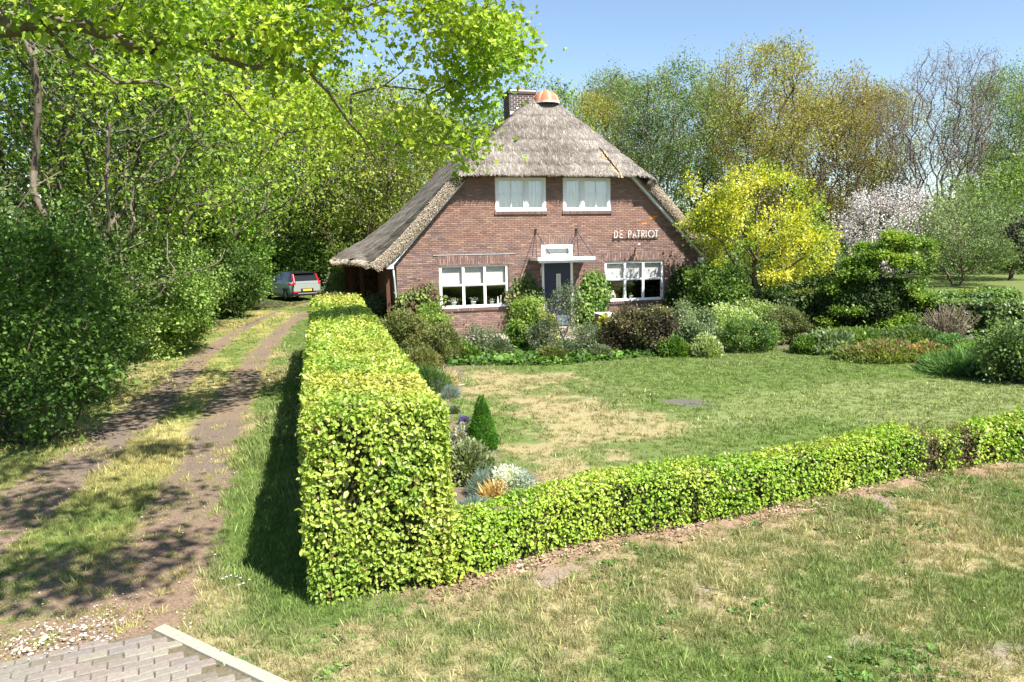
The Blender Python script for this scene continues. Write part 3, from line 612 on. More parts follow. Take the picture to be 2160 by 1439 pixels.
# everything below is in the house's own frame: u right along the front, v inwards, z up
OPEN = [(-4.17, -1.77, .95, 2.43), (1.79, 4.10, .97, 2.42), (-2.17, -.37, 4.20, 5.36), (.25, 2.02, 4.20, 5.36), (-.57, .58, .14, 3.05)]
def zboard(u): return np.where(u < 0, 2.46 + (u + 5.68) * 1.14, 2.53 + (5.53 - u) * 1.038)
COURSE = .0625; wall_rng = np.random.default_rng(11)
BP = np.array([(.215, .140, .115), (.19, .122, .108), (.24, .155, .128), (.16, .112, .105), (.225, .138, .11), (.255, .172, .14), (.18, .128, .118)])
def bcol(u, z):
    c = BP[wall_rng.integers(len(BP))] * math.exp(wall_rng.normal(0, .12)); g = float(vnoise(np.array([(u, z)]), 1.7, 5)[0]); c = c * (.85 + .3 * g)
    if z > 3.1 and g > .5: c = c * .8 + np.array((.33, .16, .09)) * .2
    for (a, b, w, h) in ((3.30, 3.78, .06, .05), (3.66, 3.95, .09, .05)):
        if abs(u - a) < w and abs(z - b) < h: c = np.array((.75, .27, .03))
    return c
def brick_me(L_, H_, c, proud=.012):
    m_ = MB(); e_ = .004; y0 = -proud
    V = [(-L_ / 2, .05, -H_ / 2), (L_ / 2, .05, -H_ / 2), (L_ / 2, .05, H_ / 2), (-L_ / 2, .05, H_ / 2), (-L_ / 2, y0 + e_, -H_ / 2), (L_ / 2, y0 + e_, -H_ / 2), (L_ / 2, y0 + e_, H_ / 2), (-L_ / 2, y0 + e_, H_ / 2),
         (-L_ / 2 + e_, y0, -H_ / 2 + e_), (L_ / 2 - e_, y0, -H_ / 2 + e_), (L_ / 2 - e_, y0, H_ / 2 - e_), (-L_ / 2 + e_, y0, H_ / 2 - e_)]
    F = np.array([(0, 1, 5, 4), (1, 2, 6, 5), (2, 3, 7, 6), (3, 0, 4, 7), (4, 5, 9, 8), (5, 6, 10, 9), (6, 7, 11, 10), (7, 4, 8, 11), (8, 9, 10, 11)])
    return np.array(V), F
# mortar body in strips, course by course, so that the openings are real
mo = MB(); bk = MB(); zmax = 5.40
SOLD = [(-4.22, -1.72, 2.435, 2.745), (1.74, 4.15, 2.425, 2.735), (-.62, .66, 3.055, 3.36)]
def cut(iv, lo, hi):
    out = []
    for a, b in iv:
        if hi <= a or lo >= b: out.append((a, b)); continue
        if lo > a: out.append((a, lo))
        if hi < b: out.append((hi, b))
    return out
z = -.1; k = 0
while z < zmax:
    z1 = z + COURSE; zc = (z + z1) / 2
    uL = -5.6 if zc < 2.42 else -5.68 + (zc - 2.46) / 1.14 - .06; uR = 5.58 if zc < 2.45 else 5.53 - (zc - 2.53) / 1.038 + .06
    iv = [(uL, uR)]
    for a, b, c, d in OPEN:
        if c - .001 < zc < d: iv = cut(iv, a, b)
    for a, b in iv: mo.box(a, b, .004, .24, z, z1)
    ib = iv
    for a, b, c, d in SOLD:
        if c < zc < d: ib = cut(ib, a, b)
    for a, b, c, d in OPEN[:4]:
        if c - .105 < zc < c: ib = cut(ib, a - .04, b + .04)
    off = (k % 2) * .11 + ((k * 37) % 5) * .004
    for a, b in ib:
        u = math.floor((a - off) / .22) * .22 + off
        while u < b:
            x0 = max(u + .005, a + .003); x1 = min(u + .215, b - .003)
            if x1 - x0 > .03:
                V, F = brick_me(x1 - x0, COURSE - .0115, None, .010 + wall_rng.normal(0, .0022)); bk.add(V + ((x0 + x1) / 2, wall_rng.normal(0, .001), zc), F, bcol((x0 + x1) / 2, zc))
            u += .22
    z = z1; k += 1
mo.build('mortar', M['mortar'], house)
bk.build('wall_bricks', M['brick'], house, kind='stuff')
# soldier courses over the openings and rowlock sills: every brick its own piece
BM = {}
def piece(L_, H_, kind):
    if kind not in BM:
        BM[kind] = []
        for v in range(9):
            V, F = brick_me(L_, H_, None, .013); c = BP[v % len(BP)] * math.exp(wall_rng.normal(0, .15)); c = c * (1.12 if kind == 's' else .82)
            BM[kind].append(mesh('brick', V, F, M['brick'], c))
    return BM[kind][int(wall_rng.integers(9))]
nbr = 0
for a, b, c, d in SOLD:
    n = int(round((b - a) / .0625)); w = (b - a) / n
    for i in range(n):
        hh = .20 if (i % 2) else .10
        for (z0, z1) in (((c, c + .205), (c + .205, d)) if i % 2 else ((c, c + .10), (c + .10, d))):
            o = link('brick', piece(.052, .2, 's'), house); o.location = (a + w * (i + .5), wall_rng.normal(0, .0012), (z0 + z1) / 2); o.scale = (1, 1, (z1 - z0 - .008) / .2); nbr += 1
for j, (a, b, c, d) in enumerate(OPEN[:4]):
    n = int(round((b - a + .08) / .0625)); w = (b - a + .08) / n; sb = MB()
    for i in range(n):
        if nbr < 296: 
            o = link('brick', piece(.054, .1, 'r'), house); o.location = (a - .04 + w * (i + .5), -.045 + wall_rng.normal(0, .001), c - .055); nbr += 1
        else:
            V, F = brick_me(.054, .1, None, .013); sb.add(V + (a - .04 + w * (i + .5), -.045, c - .055), F, BP[wall_rng.integers(7)] * .8)
    if sb.n: sb.build('sill_bricks', M['brick'], house, kind='stuff')
    MB().box(a - .04, b + .04, -.03, .03, c - .104, c - .006).build('sill_bed', M['mortar'], house)
# side and back walls, attic floor, dark rooms
MB().box(-5.6, -5.38, .245, 17.2, -.1, 2.7, (.15, .08, .065)).box(5.36, 5.58, .245, 17.2, -.1, 2.5, (.17, .1, .08)).box(-5.37, 5.35, 17.0, 17.2, -.1, 2.6, (.15, .09, .07)).box(-3.0, 3.3, 17.0, 17.2, 2.61, 4.6, (.15, .09, .07)).build('side_wall', M['brick'], house)
MB().box(-5.36, 5.34, 2.6, 2.7, 0, 2.9).box(-2.9, 2.9, 2.601, 2.7, 2.91, 5.4).box(-5.0, 5.0, .25, 2.6, 2.9, 3.0).box(-5.3, 5.3, .25, 2.6, .05, .1).box(-2.8, 2.7, .26, 2.6, 5.42, 5.45).box(-3.0, -2.9, .26, 2.7, 3.01, 5.0).box(2.8, 2.9, .26, 2.59, 3.01, 5.0).build('room_lining', M['dark'], house)

# --- roof: one thatched shell, hipped over the front
fu = np.array([-6.45, -6.1, -5.6, -4.6, -3.68, -2, -1, .1, 3]); fz = np.array([2.56, 2.82, 3.27, 4.33, 5.38, 7.05, 7.95, 8.75, 10.3])
bu = np.array([-7.45, -6.7, -5.7, -4.6, -3.6, -2.3, -1.1, 0, 3]); bz = np.array([2.42, 2.92, 3.42, 4.2, 5.0, 6.3, 7.5, 8.55, 10.3])
ru = np.array([-3, .2, 1.65, 3.46, 5.3, 5.85, 6.5]); rz_ = np.array([11, 8.75, 7.27, 5.36, 3.42, 2.88, 2.58])
def tb(v): return 1 - np.exp(-np.maximum(v + .35, 0) / 4.0)
def ueL(v): return -6.45 * (1 - tb(v)) - 7.45 * tb(v)
def zroof(u, v):
    t = tb(v); un = u; zl = np.interp(un, fu, fz) * (1 - t) + t * np.interp(un, bu, bz); zr = np.interp(u, ru, rz_)
    zh = 5.47 + (v + .5) * 1.24; zc_ = np.full_like(u, 8.42); k = .13; e = [zl, zr, zh, zc_]; m = np.minimum.reduce(e)
    return m - k * np.log(sum(np.exp(-(q - m) / k) for q in e))
def vfront(u): return -.32 - .2 * sst(3.85, 3.45, np.abs(u + .05))
nu, nv = 190, 240
us = np.linspace(0, 1, nu); vs = np.concatenate([np.linspace(0, .16, 110) ** 1.0, np.linspace(.165, 1, 130)])
Ug, Vg = np.meshgrid(us, vs, indexing='ij'); Ug, Vg = Ug.ravel(), Vg.ravel()
v_ = -.32 + Vg * 17.6; u_ = ueL(v_) * (1 - Ug) + 6.5 * Ug; v_ = vfront(u_) * (1 - Vg) + 17.3 * Vg; u_ = ueL(v_) * (1 - Ug) + 6.5 * Ug
hipm = lambda u, v: (5.47 + (v + .5) * 1.24 < np.minimum(np.interp(u, fu, fz), np.interp(u, ru, rz_)))
def topz(u, v):
    z = zroof(u, v); P = np.column_stack([u, v, z]); lay = z / .46 + .35 * vnoise(P, 1.5, 4) + .12 * vnoise(P, .3, 6); fr = lay - np.floor(lay)
    return z - .06 * fr ** 2 * (1 - .5 * vnoise(P, .8, 9)) + (fbm(P, .5, 8, 3) - .5) * .07
z_ = topz(u_, v_)
TP = np.column_stack([u_, v_, z_]); I = np.arange(nu * nv).reshape(nu, nv)
hm_ = hipm(u_, v_)
off = np.where(hm_[:, None], np.array((0, .40, -.0)), np.where((u_ < 0)[:, None], np.array((.27, .02, -.25)), np.array((-.25, .02, -.25))))
BT = TP + off; BT[:, 2] = np.minimum(BT[:, 2], TP[:, 2] - .03)
FT = np.column_stack([I[:-1, :-1].ravel(), I[1:, :-1].ravel(), I[1:, 1:].ravel(), I[:-1, 1:].ravel()]); FB = FT[:, ::-1] + nu * nv
bord = np.concatenate([I[:, 0], I[-1, 1:], I[::-1, -1][1:], I[0, ::-1][1:]]); FS = np.column_stack([bord[1:], bord[:-1], bord[:-1] + nu * nv, bord[1:] + nu * nv])
def thcol(P, u=None):
    n1 = fbm(P, 1.1, 31, 3); n2 = vnoise(P * np.array((1, 1, .3)), .07, 33); a = np.array((.245, .22, .19)); b = np.array((.145, .125, .105)); w = np.array((.38, .35, .31))
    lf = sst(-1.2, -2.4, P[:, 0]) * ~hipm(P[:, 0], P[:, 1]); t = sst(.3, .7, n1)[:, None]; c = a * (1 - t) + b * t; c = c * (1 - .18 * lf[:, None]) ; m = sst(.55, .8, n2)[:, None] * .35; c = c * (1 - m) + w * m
    return c
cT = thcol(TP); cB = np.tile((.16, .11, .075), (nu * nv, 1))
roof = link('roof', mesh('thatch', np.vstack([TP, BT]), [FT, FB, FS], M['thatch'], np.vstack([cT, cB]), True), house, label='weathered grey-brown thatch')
# the reeds that show on the skin, the cut verge and the eaves
def reeds(P0, D, N, Lr, W, C, name):
    n = len(P0); D = unit(D); X = unit(np.cross(D, N)); V = np.stack([P0 - X * W[:, None] / 2, P0 + X * W[:, None] / 2, P0 + D * Lr[:, None] + N * .012 + X * W[:, None] * .3, P0 + D * Lr[:, None] + N * .012 - X * W[:, None] * .3], 1)
    link(name, mesh(name, V.reshape(-1, 3), (np.arange(n * 4).reshape(n, 4)), M['reed'], np.repeat(C, 4, axis=0)), roof, kind='stuff')
r = np.random.default_rng(3); n = 90000
a = r.random(n); v = np.where(r.random(n) < .62, r.uniform(-.52, 2.6, n), -.5 + 17 * r.random(n) ** 1.6); u = ueL(v) * (1 - a) + 6.4 * a; lim = vfront(u); k = v > lim + .01; u, v = u[k], v[k]
z0 = topz(u, v); e = .02; gu = (zroof(u + e, v) - zroof(u - e, v)) / (2 * e); gv_ = (zroof(u, v + e) - zroof(u, v - e)) / (2 * e); N = unit(np.column_stack([-gu, -gv_, np.ones(len(u))])); D = np.column_stack([-gu, -gv_, -(gu ** 2 + gv_ ** 2)])
ok = (gu ** 2 + gv_ ** 2) > .1; P0 = np.column_stack([u, v, z0])[ok] + N[ok] * .006; D = unit(D[ok]) + r.normal(0, .16, (ok.sum(), 3)); D = unit(D - N[ok] * (D * N[ok]).sum(1, keepdims=True) + N[ok] * r.normal(.02, .025, ok.sum())[:, None])
C = thcol(P0) * np.exp(r.normal(0, .42, ok.sum()))[:, None] * 1.04; reeds(P0, D, N[ok], r.uniform(.08, .24, ok.sum()), r.uniform(.006, .015, ok.sum()), C, 'reeds')
# verge: cut reed ends facing the front, down both slopes
n = 15000; t = r.random(n); sd = r.random(n) < .72
uv = np.where(sd, -6.45 + t * 2.9, 3.45 + t * 3.05); zt = zroof(uv, np.full(n, -.31)); dep = r.random(n); ox = np.where(sd, .27, -.25) * dep; P0 = np.column_stack([uv + ox, -.315 - .06 * np.sin(dep * 3.14) - r.random(n) * .02, zt - .25 * dep - .02])
D = np.where(sd[:, None], np.array((-.62, -.28, -.72)), np.array((.62, -.28, -.72))) + r.normal(0, .4, (n, 3)); N = np.tile((0, -1.0, .2), (n, 1)); C = np.array((.31, .255, .19)) * np.exp(r.normal(0, .35, n))[:, None]
reeds(P0, D, unit(N), r.uniform(.015, .08, n), r.uniform(.008, .02, n), C, 'verge_reeds')
n = 7000; uu = r.uniform(-3.75, 3.6, n); P0 = np.column_stack([uu, vfront(uu) + r.normal(.03, .04, n), zroof(uu, vfront(uu)) - .02 + r.normal(0, .02, n)]); D = np.column_stack([r.normal(0, .18, n), np.full(n, -.35), np.full(n, -.9)]); C = thcol(P0) * np.exp(r.normal(.05, .3, n))[:, None]
reeds(P0, D, np.tile((0, -1.0, .1), (n, 1)), r.uniform(.02, .055, n), r.uniform(.008, .018, n), C, 'eave_reeds')
n = 7000; vv = -.3 + 17 * r.random(n) ** 1.5; uu = ueL(vv) + r.random(n) * .15; P0 = np.column_stack([uu, vv, zroof(uu, vv) - .02 - r.random(n) * .12]); D = np.column_stack([np.full(n, -.75), r.normal(-.15, .25, n), np.full(n, -.55)]); C = np.array((.33, .275, .215)) * np.exp(r.normal(0, .3, n))[:, None]
reeds(P0, D, np.tile((-.3, -.6, .7), (n, 1)), r.uniform(.05, .16, n), r.uniform(.01, .02, n), C, 'side_eave_reeds')
# a slipped gash with fresh straw near the right of the front eave
gs = MB(); 
for i in range(26):
    q = .25 + .75 * i / 25; u = 1.55 + .55 * q + .02 * math.sin(i * 1.9); v = .45 - .93 * q; z = float(zroof(np.array([u]), np.array([v]))[0]) + .015; gs.tube([(u, v, z + .05), (u + .07, v - .06, z - .06)], [.028 * math.sin(3.14 * (i + 1) / 27) + .004, .012], 4, (.045, .03, .025), True)
gs.build('gash', M['reed'], roof)
gs = MB()
for i in range(160):
    q = r.random(); u = 1.72 + .42 * q + r.normal(0, .04); v = .18 - .70 * q; z = float(zroof(np.array([u]), np.array([v]))[0]) + .035; gs.tube([(u, v, z), (u + r.normal(.05, .04), v - .13, z - .19)], [.006, .004], 3, np.array((.62, .47, .27)) * math.exp(r.normal(0, .25)), False)
gs.build('straw_tuft', M['reed'], roof)
# ridge tiles and the front cap
rtm = MB()
a = [R(x) for x in range(-80, 81, 20)]; V = [(.21 * math.sin(q) * s, y, .19 * math.cos(q) * s) for y in (0, .36) for s in (1, .88) for q in a]; n_ = len(a)
F = [(i, i + 1, 2 * n_ + i + 1, 2 * n_ + i) for i in range(n_ - 1)] + [(n_ + i + 1, n_ + i, 3 * n_ + i, 3 * n_ + i + 1) for i in range(n_ - 1)] + [(i + 1, i, n_ + i, n_ + i + 1) for i in range(n_ - 1)] + [(2 * n_ + i, 2 * n_ + i + 1, 3 * n_ + i + 1, 3 * n_ + i) for i in range(n_ - 1)]
rtm.add(V, np.array(F)); rtme = rtm.me('ridge_tile', M['terra'], True)
vv = np.arange(2.35, 17.2, .37)
def ridge(v):
    uu = np.linspace(-1.5, 1.5, 61); zz = zroof(uu, np.full(61, v)); i = int(np.argmax(zz)); m = zz > zz.max() - .02; return float(uu[m].mean()), float(zz.max())
for v in vv:
    if 3.4 < v < 4.7: continue
    ur, zr = ridge(v); o = link('ridge_tile', rtme, roof); o.location = (ur, v, zr - .10 + .008 * math.sin(v * 9))
APX = (.26, 1.95)
cp_ = MB(); prof = [(.58, -.17), (.56, -.06), (.50, .08), (.41, .19), (.29, .27), (.15, .315), (.02, .33)]; V = []; kk = 48
for j, (rr, zz) in enumerate(prof):
    for i in range(kk):
        an = 2 * math.pi * i / kk; lob = 1 + .045 * abs(math.sin(an * 4)); V.append((rr * lob * math.cos(an) * .86, rr * lob * math.sin(an), zz))
F = [(j * kk + i, j * kk + (i + 1) % kk, (j + 1) * kk + (i + 1) % kk, (j + 1) * kk + i) for j in range(len(prof) - 1) for i in range(kk)]
V = np.array(V); an = np.arctan2(V[:, 1], V[:, 0] / .86); jn = np.abs(np.sin(an * 4)) < .16; c = np.where(jn[:, None], (.50, .45, .40), (.50, .16, .075)); lowr = V[:, 2] < -.1; c = np.where(lowr[:, None], (.42, .40, .37), c)
M['cap'] = mat('cap_tile', attr=True, rough=.7, spec=.25, var=.2, vs=6, bump=.3, bs=30)
cp_.add(V, np.array(F), c); cpo = cp_.build('ridge_cap', M['cap'], roof, True); cpo.location = (*APX, 8.30)
# chimney with pale joints, lead flashing and a clay pot
ch = bpy.data.objects.new('chimney', None); col.objects.link(ch); ch.parent = house
cu0, cu1, cv0, cv1 = -.72, .30, 3.55, 4.45
MB().box(cu0, cu1, cv0, cv1, 6.9, 8.86).build('chimney_mortar', mat('pale_mortar', (.60, .58, .54), rough=.9, var=.12, vs=10), ch)
cb = MB(); z = 6.95; k = 0
while z < 8.78:
    for face in range(4):
        Lf = cu1 - cu0 if face % 2 == 0 else cv1 - cv0; off = (k % 2) * .11; x = -off
        while x < Lf:
            a, b = max(x, .0) + .007, min(x + .205, Lf) - .003
            if b - a > .03:
                g = .012; 
                if face == 0: cb.box(cu0 + a, cu0 + b, cv0 - g, cv0 + .02, z, z + .052, (.085, .06, .055))
                elif face == 1: cb.box(cu1 - .02, cu1 + g, cv0 + a, cv0 + b, z, z + .052, (.12, .07, .06))
                elif face == 2: cb.box(cu0 + a, cu0 + b, cv1 - .02, cv1 + g, z, z + .052, (.09, .06, .055))
                else: cb.box(cu0 - g, cu0 + .02, cv0 + a, cv0 + b, z, z + .052, (.09, .06, .055))
            x += .22
    z += .075; k += 1
cb.build('chimney_bricks', M['brick'], ch, kind='stuff')
c_ = MB(); c_.box(cu0 - .05, cu1 + .05, cv0 - .05, cv1 + .05, 8.79, 8.88, (.10, .07, .06)); c_.build('chimney_band', M['brick'], ch)
c_ = MB(); c_.box(cu0 - .03, cu1 + .03, cv0 - .03, cv1 + .03, 8.885, 8.93); c_.box(cu0 + .1, cu1 - .1, cv0 + .1, cv1 - .1, 8.935, 8.96); c_.build('chimney_crown', mat('crown_mortar', (.6, .58, .54), rough=.9, var=.1, vs=8), ch)
c_ = MB(); c_.lathe([(.14, 0), (.13, .2), (.15, .22), (.15, .27), (.11, .27), (.10, .05)], 16); c_.build('chimney_pot', M['terra'], ch, True).location = (cu0 + .55, cv0 + .45, 8.80)
c_ = MB(); 
for i in range(4): c_.box(cu0 + .02 + i * .25, cu0 + .26 + i * .25, cv0 - .035 - .004 * i, cv0 - .014, 7.95 + .16 * i, 8.12 + .16 * i)
c_.build('flashing', M['white'], ch)
# verge boards
for nm, pts in (('left', [(-5.80, 2.40), (-3.02, 5.47)]), ('right', [(5.68, 2.42), (2.70, 5.44)])):
    (ua, za), (ub, zb) = pts; d = np.array((ub - ua, zb - za)); d /= np.linalg.norm(d); nn = np.array((-d[1], d[0])) * (1 if nm == 'left' else -1); w = .19
    if nn[1] < 0: nn = -nn
    b = MB(); q = [(ua, za), (ub, zb), (ub + nn[0] * w, zb + nn[1] * w), (ua + nn[0] * w, za + nn[1] * w)]
    b.add([(p[0], y, p[1]) for y in (-.20, -.16) for p in q], BOXF); b.build('verge_board', M['board'], house)
    b = MB(); q = [(ua - nn[0] * .02, za - nn[1] * .02), (ub - nn[0] * .02, zb - nn[1] * .02), (ub + nn[0] * .03, zb + nn[1] * .03), (ua + nn[0] * .03, za + nn[1] * .03)]
    b.add([(p[0], y, p[1]) for y in (-.235, -.202) for p in q], BOXF); b.build('verge_trim', M['white'], house)
    b = MB(); q = [(ua, za), (ub, zb), (ub + nn[0] * .05, zb + nn[1] * .05), (ua + nn[0] * .05, za + nn[1] * .05)]; b.add([(p[0], y, p[1]) for y in (-.158, .1) for p in q], BOXF); b.build('verge_soffit', M['board'], house)
MB().box(5.42, 5.75, -.26, -.1, 2.30, 2.48).build('verge_foot', M['white'], house)
MB().box(-5.93, -5.70, -.26, -.1, 2.36, 2.50).build('verge_foot', M['white'], house)
# posts and dark timber under the left eave
for v, u in ((.15, -5.88), (3.6, -6.55), (7.5, -6.8), (12, -6.9)):
    MB().box(u - .06, u + .06, v - .06, v + .06, 0, 2.36).build('eave_post', M['wood'], house)
MB().box(-7.0, -5.61, 9.0, 9.1, 0, 2.4).build('eave_screen', M['wood'], house)
MB().box(-6.6, -5.62, .2, 9, 2.42, 2.46).build('eave_ceiling', M['dark'], house)
MB().tube([(-5.70, -.06, 2.32), (-5.68, -.08, 2.0), (-5.64, -.08, 1.2), (-5.62, -.08, .1)], .035, 8).build('downpipe', mat('zinc', (.4, .42, .42), rough=.5, metal=.4, var=.1, vs=5), house, True)

# --- windows
def frame_box(b, a0, a1, z0, z1, w, y0, y1):
    b.box(a0, a0 + w, y0, y1, z0, z1).box(a1 - w, a1, y0, y1, z0, z1).box(a0 + w, a1 - w, y0, y1, z1 - w, z1).box(a0 + w, a1 - w, y0, y1, z0, z0 + w)
def cloth(x0, x1, z0, z1, y, folds, amp, c, seed):
    q = np.random.default_rng(seed); nx_ = 60; xs_ = np.linspace(x0, x1, nx_); ph = np.cumsum(q.random(nx_)) * folds * 2 * math.pi / nx_ * 2; V = []; C = []
    for zz, am in ((z1, .6), ((z0 + z1) / 2, 1), (z0, 1.2)):
        for i, x in enumerate(xs_): V.append((x, y + amp * am * math.sin(ph[i]), zz)); C.append(np.array(c))
    I_ = np.arange(3 * nx_).reshape(3, nx_); F = np.column_stack([I_[1:, :-1].ravel(), I_[1:, 1:].ravel(), I_[:-1, 1:].ravel(), I_[:-1, :-1].ravel()]); return MB().add(V, F, np.array(C))
def win(j, upper):
    a, b, c, d = OPEN[j]; w = bpy.data.objects.new('window', None); col.objects.link(w); w.parent = house
    if not upper:
        f = MB(); frame_box(f, a + .003, b - .003, c + .003, d - .003, .085, .045, .12); f.box(a, b, -.04, .044, c + .004, c + .05)
        W3 = (b - a - .17) / 3
        for i in (1, 2): f.box(a + .085 + W3 * i - .045, a + .085 + W3 * i + .045, .05, .115, c + .088, d - .088)
        for i in range(3):
            x0 = a + .085 + W3 * i + (.046 if i else 0); x1 = a + .085 + W3 * (i + 1) - (.046 if i < 2 else 0); zt = c + .78
            f.box(x0, x1, .055, .11, zt - .035, zt + .035); f.box(x0, x1, .035, .054, zt + .0, zt + .03)
        f.build('frame', M['white'], w)
        for i in range(3):
            x0 = a + .085 + W3 * i + (.045 if i else 0); x1 = a + .085 + W3 * (i + 1) - (.045 if i < 2 else 0); zt = c + .78
            MB().box(x0, x1, .085, .089, c + .085, zt - .035).build('pane', M['glass'], w)
            MB().box(x0, x1, .085, .089, zt + .035, d - .085).build('pane', M['glass'], w)
            MB().box(x0 - .02, x1 + .02, .17, .174, zt - .02, d - .07, (.86, .86, .84)).build('blind', M['cloth'], w)
        MB().box(a + .02, b - .02, .13, .40, c + .02, c + .05).build('inner_sill', M['white'], w)
    else:
        f = MB(); frame_box(f, a + .003, b - .003, c + .003, d - .003, .075, .0, .075); f.box(a, b, -.035, -.002, c + .004, c + .09)
        split = a + (b - a) * (.60 if j == 2 else .40); f.box(split - .045, split + .045, .002, .07, c + .08, d - .08); f.build('frame', M['white'], w)
        for x0, x1, dbl in ((a + .078, split - .046, j == 2), (split + .046, b - .078, j == 3)):
            s = MB(); frame_box(s, x0, x1, c + .08, d - .08, .05, .012, .06)
            zm = (c + d) / 2 + .02; s.box(x0 + .05, x1 - .05, .018, .05, zm - .013, zm + .013)
            xm = [(x0 + x1) / 2] if dbl else []
            for q in xm: s.box(q - .013, q + .013, .016, .052, c + .13, d - .13)
            s.build('sash', M['white'], w)
            cols_ = [x0 + .05] + xm + [x1 - .05]
            for q in range(len(cols_) - 1):
                for za, zb in ((c + .13, zm), (zm, d - .13)): MB().box(cols_[q] + .002, cols_[q + 1] - .002, .030, .034, za + .002, zb - .002).build('pane', M['skyglass'], w)
            cloth(x0, x1, c + .06, d - .06, .16, 5, .022, (.74, .80, .90), j * 70 + int((x0 + 6) * 10)).build('curtain', M['cloth'], w, True)  # white sheers tinted bluish: sky light put into the cloth colour
    return w
M['skyglass'] = glassmat('upper_glass', .15)
for j in range(2): win(j, False)
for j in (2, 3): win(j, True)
# --- door with transom light, posts and hung canopy
a, b, c, d = OPEN[4]
f = MB(); f.box(a + .003, a + .085, -.02, .10, .15, 3.045).box(b - .085, b - .003, -.02, .10, .15, 3.045).box(a + .086, b - .086, -.01, .1, 2.97, 3.045).box(a + .086, b - .086, -.012, .1, 2.44, 2.66).build('door_frame', M['white'], house)
tf = MB(); frame_box(tf, a + .087, b - .087, 2.665, 2.965, .05, .0, .06); tl = tf.build('transom_window', M['white'], house)
MB().box(a + .14, b - .14, .03, .034, 2.72, 2.91).build('pane', M['glass'], tl); MB().box(a + .12, b - .12, .12, .125, 2.68, 2.95, (.85, .86, .85)).build('blind', M['cloth'], tl)
dr = MB().box(a + .09, b - .09, .045, .09, .17, 2.435).build('door', M['door'], house, label='dark blue front door')
gl = MB(); frame_box(gl, -.02, .13, 1.05, 2.02, .028, .032, .044); gf = gl.build('glazing_bead', M['white'], dr); MB().box(.008, .102, .038, .042, 1.08, 1.99, (.5, .52, .5)).build('pane', mat('frosted', (.42, .44, .40), rough=.3, spec=.5), dr)
MB().box(a + .12, b - .12, .028, .044, .2, .55).build('kick_plate', mat('blue_panel', (.10, .13, .18), rough=.5, var=.2, vs=8), dr)
MB().tube([(.38, .0, 1.1), (.38, -.03, 1.1), (.30, -.03, 1.1)], .011, 8).tube([(.38, .044, 1.02), (.38, .03, 1.02), (.38, .03, 1.2), (.38, .044, 1.2)], .012, 6).build('handle', M['rim'], dr)
MB().box(a - .1, b + .1, -.35, .0, .0, .145).build('door_step', M['kerb'], house); MB().lathe([(0, -.08), (.05, -.07), (.06, 0)], 12).build('porch_lamp', M['white'], house, True).location = (.03, -.35, 2.52)
cn = MB(); cn.box(-.98, 1.02, -1.02, -.001, 2.535, 2.60); cn.box(-1.0, 1.04, -1.06, -1.021, 2.52, 2.635); cn.box(-1.0, -.981, -1.02, -.001, 2.52, 2.63); cn.box(1.021, 1.04, -1.02, -.001, 2.52, 2.63); cn.box(-.94, .98, -1.0, -.96, 2.44, 2.534); 
cano = cn.build('canopy', M['white'], house)
for u in (-.77, .72):
    MB().tube([(u, -.03, 3.52), (u - .26, -1.0, 2.64)], .013, 6).tube([(u, -.03, 3.52), (u + .26, -1.0, 2.64)], .013, 6).build('hanger_rods', M['iron'], cano)
    MB().box(u - .03, u + .03, -.05, -.012, 3.46, 3.60).tube([(u, -.05, 3.55), (u + .03, -.10, 3.60)], .012, 6).build('hanger_hook', M['iron'], cano)
MB().tube([(-.62, -.9, 2.5), (-.62, -.5, 2.48), (-.62, -.06, 2.2), (-.62, -.05, 2.0)], .028, 8).build('canopy_spout', M['lead'], cano, True)
MB().box(-4.36, -1.52, -.03, -.012, 2.755, 2.775).build('lead_strip', M['lead'], house)
# --- name in raised letters: DE PATRIOT on a thin rail
sg = bpy.data.objects.new('name_lettering', None); col.objects.link(sg); sg.parent = house; sg['label'] = 'white raised letters reading DE PATRIOT'
LH = .245; GLY = dict(D=[[(0, 0), (0, 1), (.18, 1), (.38, .88), (.47, .62), (.45, .32), (.33, .1), (.15, 0), (0, 0)]], E=[[(.42, 1), (0, 1), (0, 0), (.42, 0)], [(0, .5), (.36, .5)]], P=[[(0, 0), (0, 1), (.2, 1), (.38, .9), (.42, .72), (.34, .55), (.15, .47), (0, .47)]],
    A=[[(0, 0), (.27, 1), (.54, 0)], [(.1, .33), (.44, .33)]], T=[[(.24, 0), (.24, 1)], [(0, 1), (.48, 1)]], R=[[(0, 0), (0, 1), (.2, 1), (.38, .9), (.42, .74), (.34, .58), (.15, .5), (0, .5)], [(.16, .5), (.44, 0)]], I=[[(0, 0), (0, 1)]], O=[[(.47 + .47 * math.cos(t), .5 + .5 * math.sin(t)) for t in np.linspace(0, 2 * math.pi, 25)]])
xp = {0: 2.12, 1: 2.39, 2: 2.84, 3: 3.02, 4: 3.21, 5: 3.375, 6: 3.545, 7: 3.62, 8: 3.86 - .10}
for (chh, x) in zip('DEPATRIOT', [2.13, 2.335, 2.665, 2.83, 3.00, 3.175, 3.345, 3.435, 3.70]):
    g = MB()
    for st in GLY[chh]:
        pts = [(x + px_ * LH, -.10, 3.245 + py_ * LH) for px_, py_ in st]; g.tube(pts, .0115, 6)
    g.box(x + .005, x + .02, -.10, -.01, 3.28, 3.30)
    g.build('letter', M['white'], sg)
MB().box(2.08, 3.86, -.06, -.035, 3.215, 3.235).build('rail', M['iron'], sg)
MB().tube([(2.98, -.02, 2.90), (3.03, -.14, 2.98), (3.05, -.2, 3.02)], [.03, .035, .03], 8).build('wall_spout', M['white'], house, True)
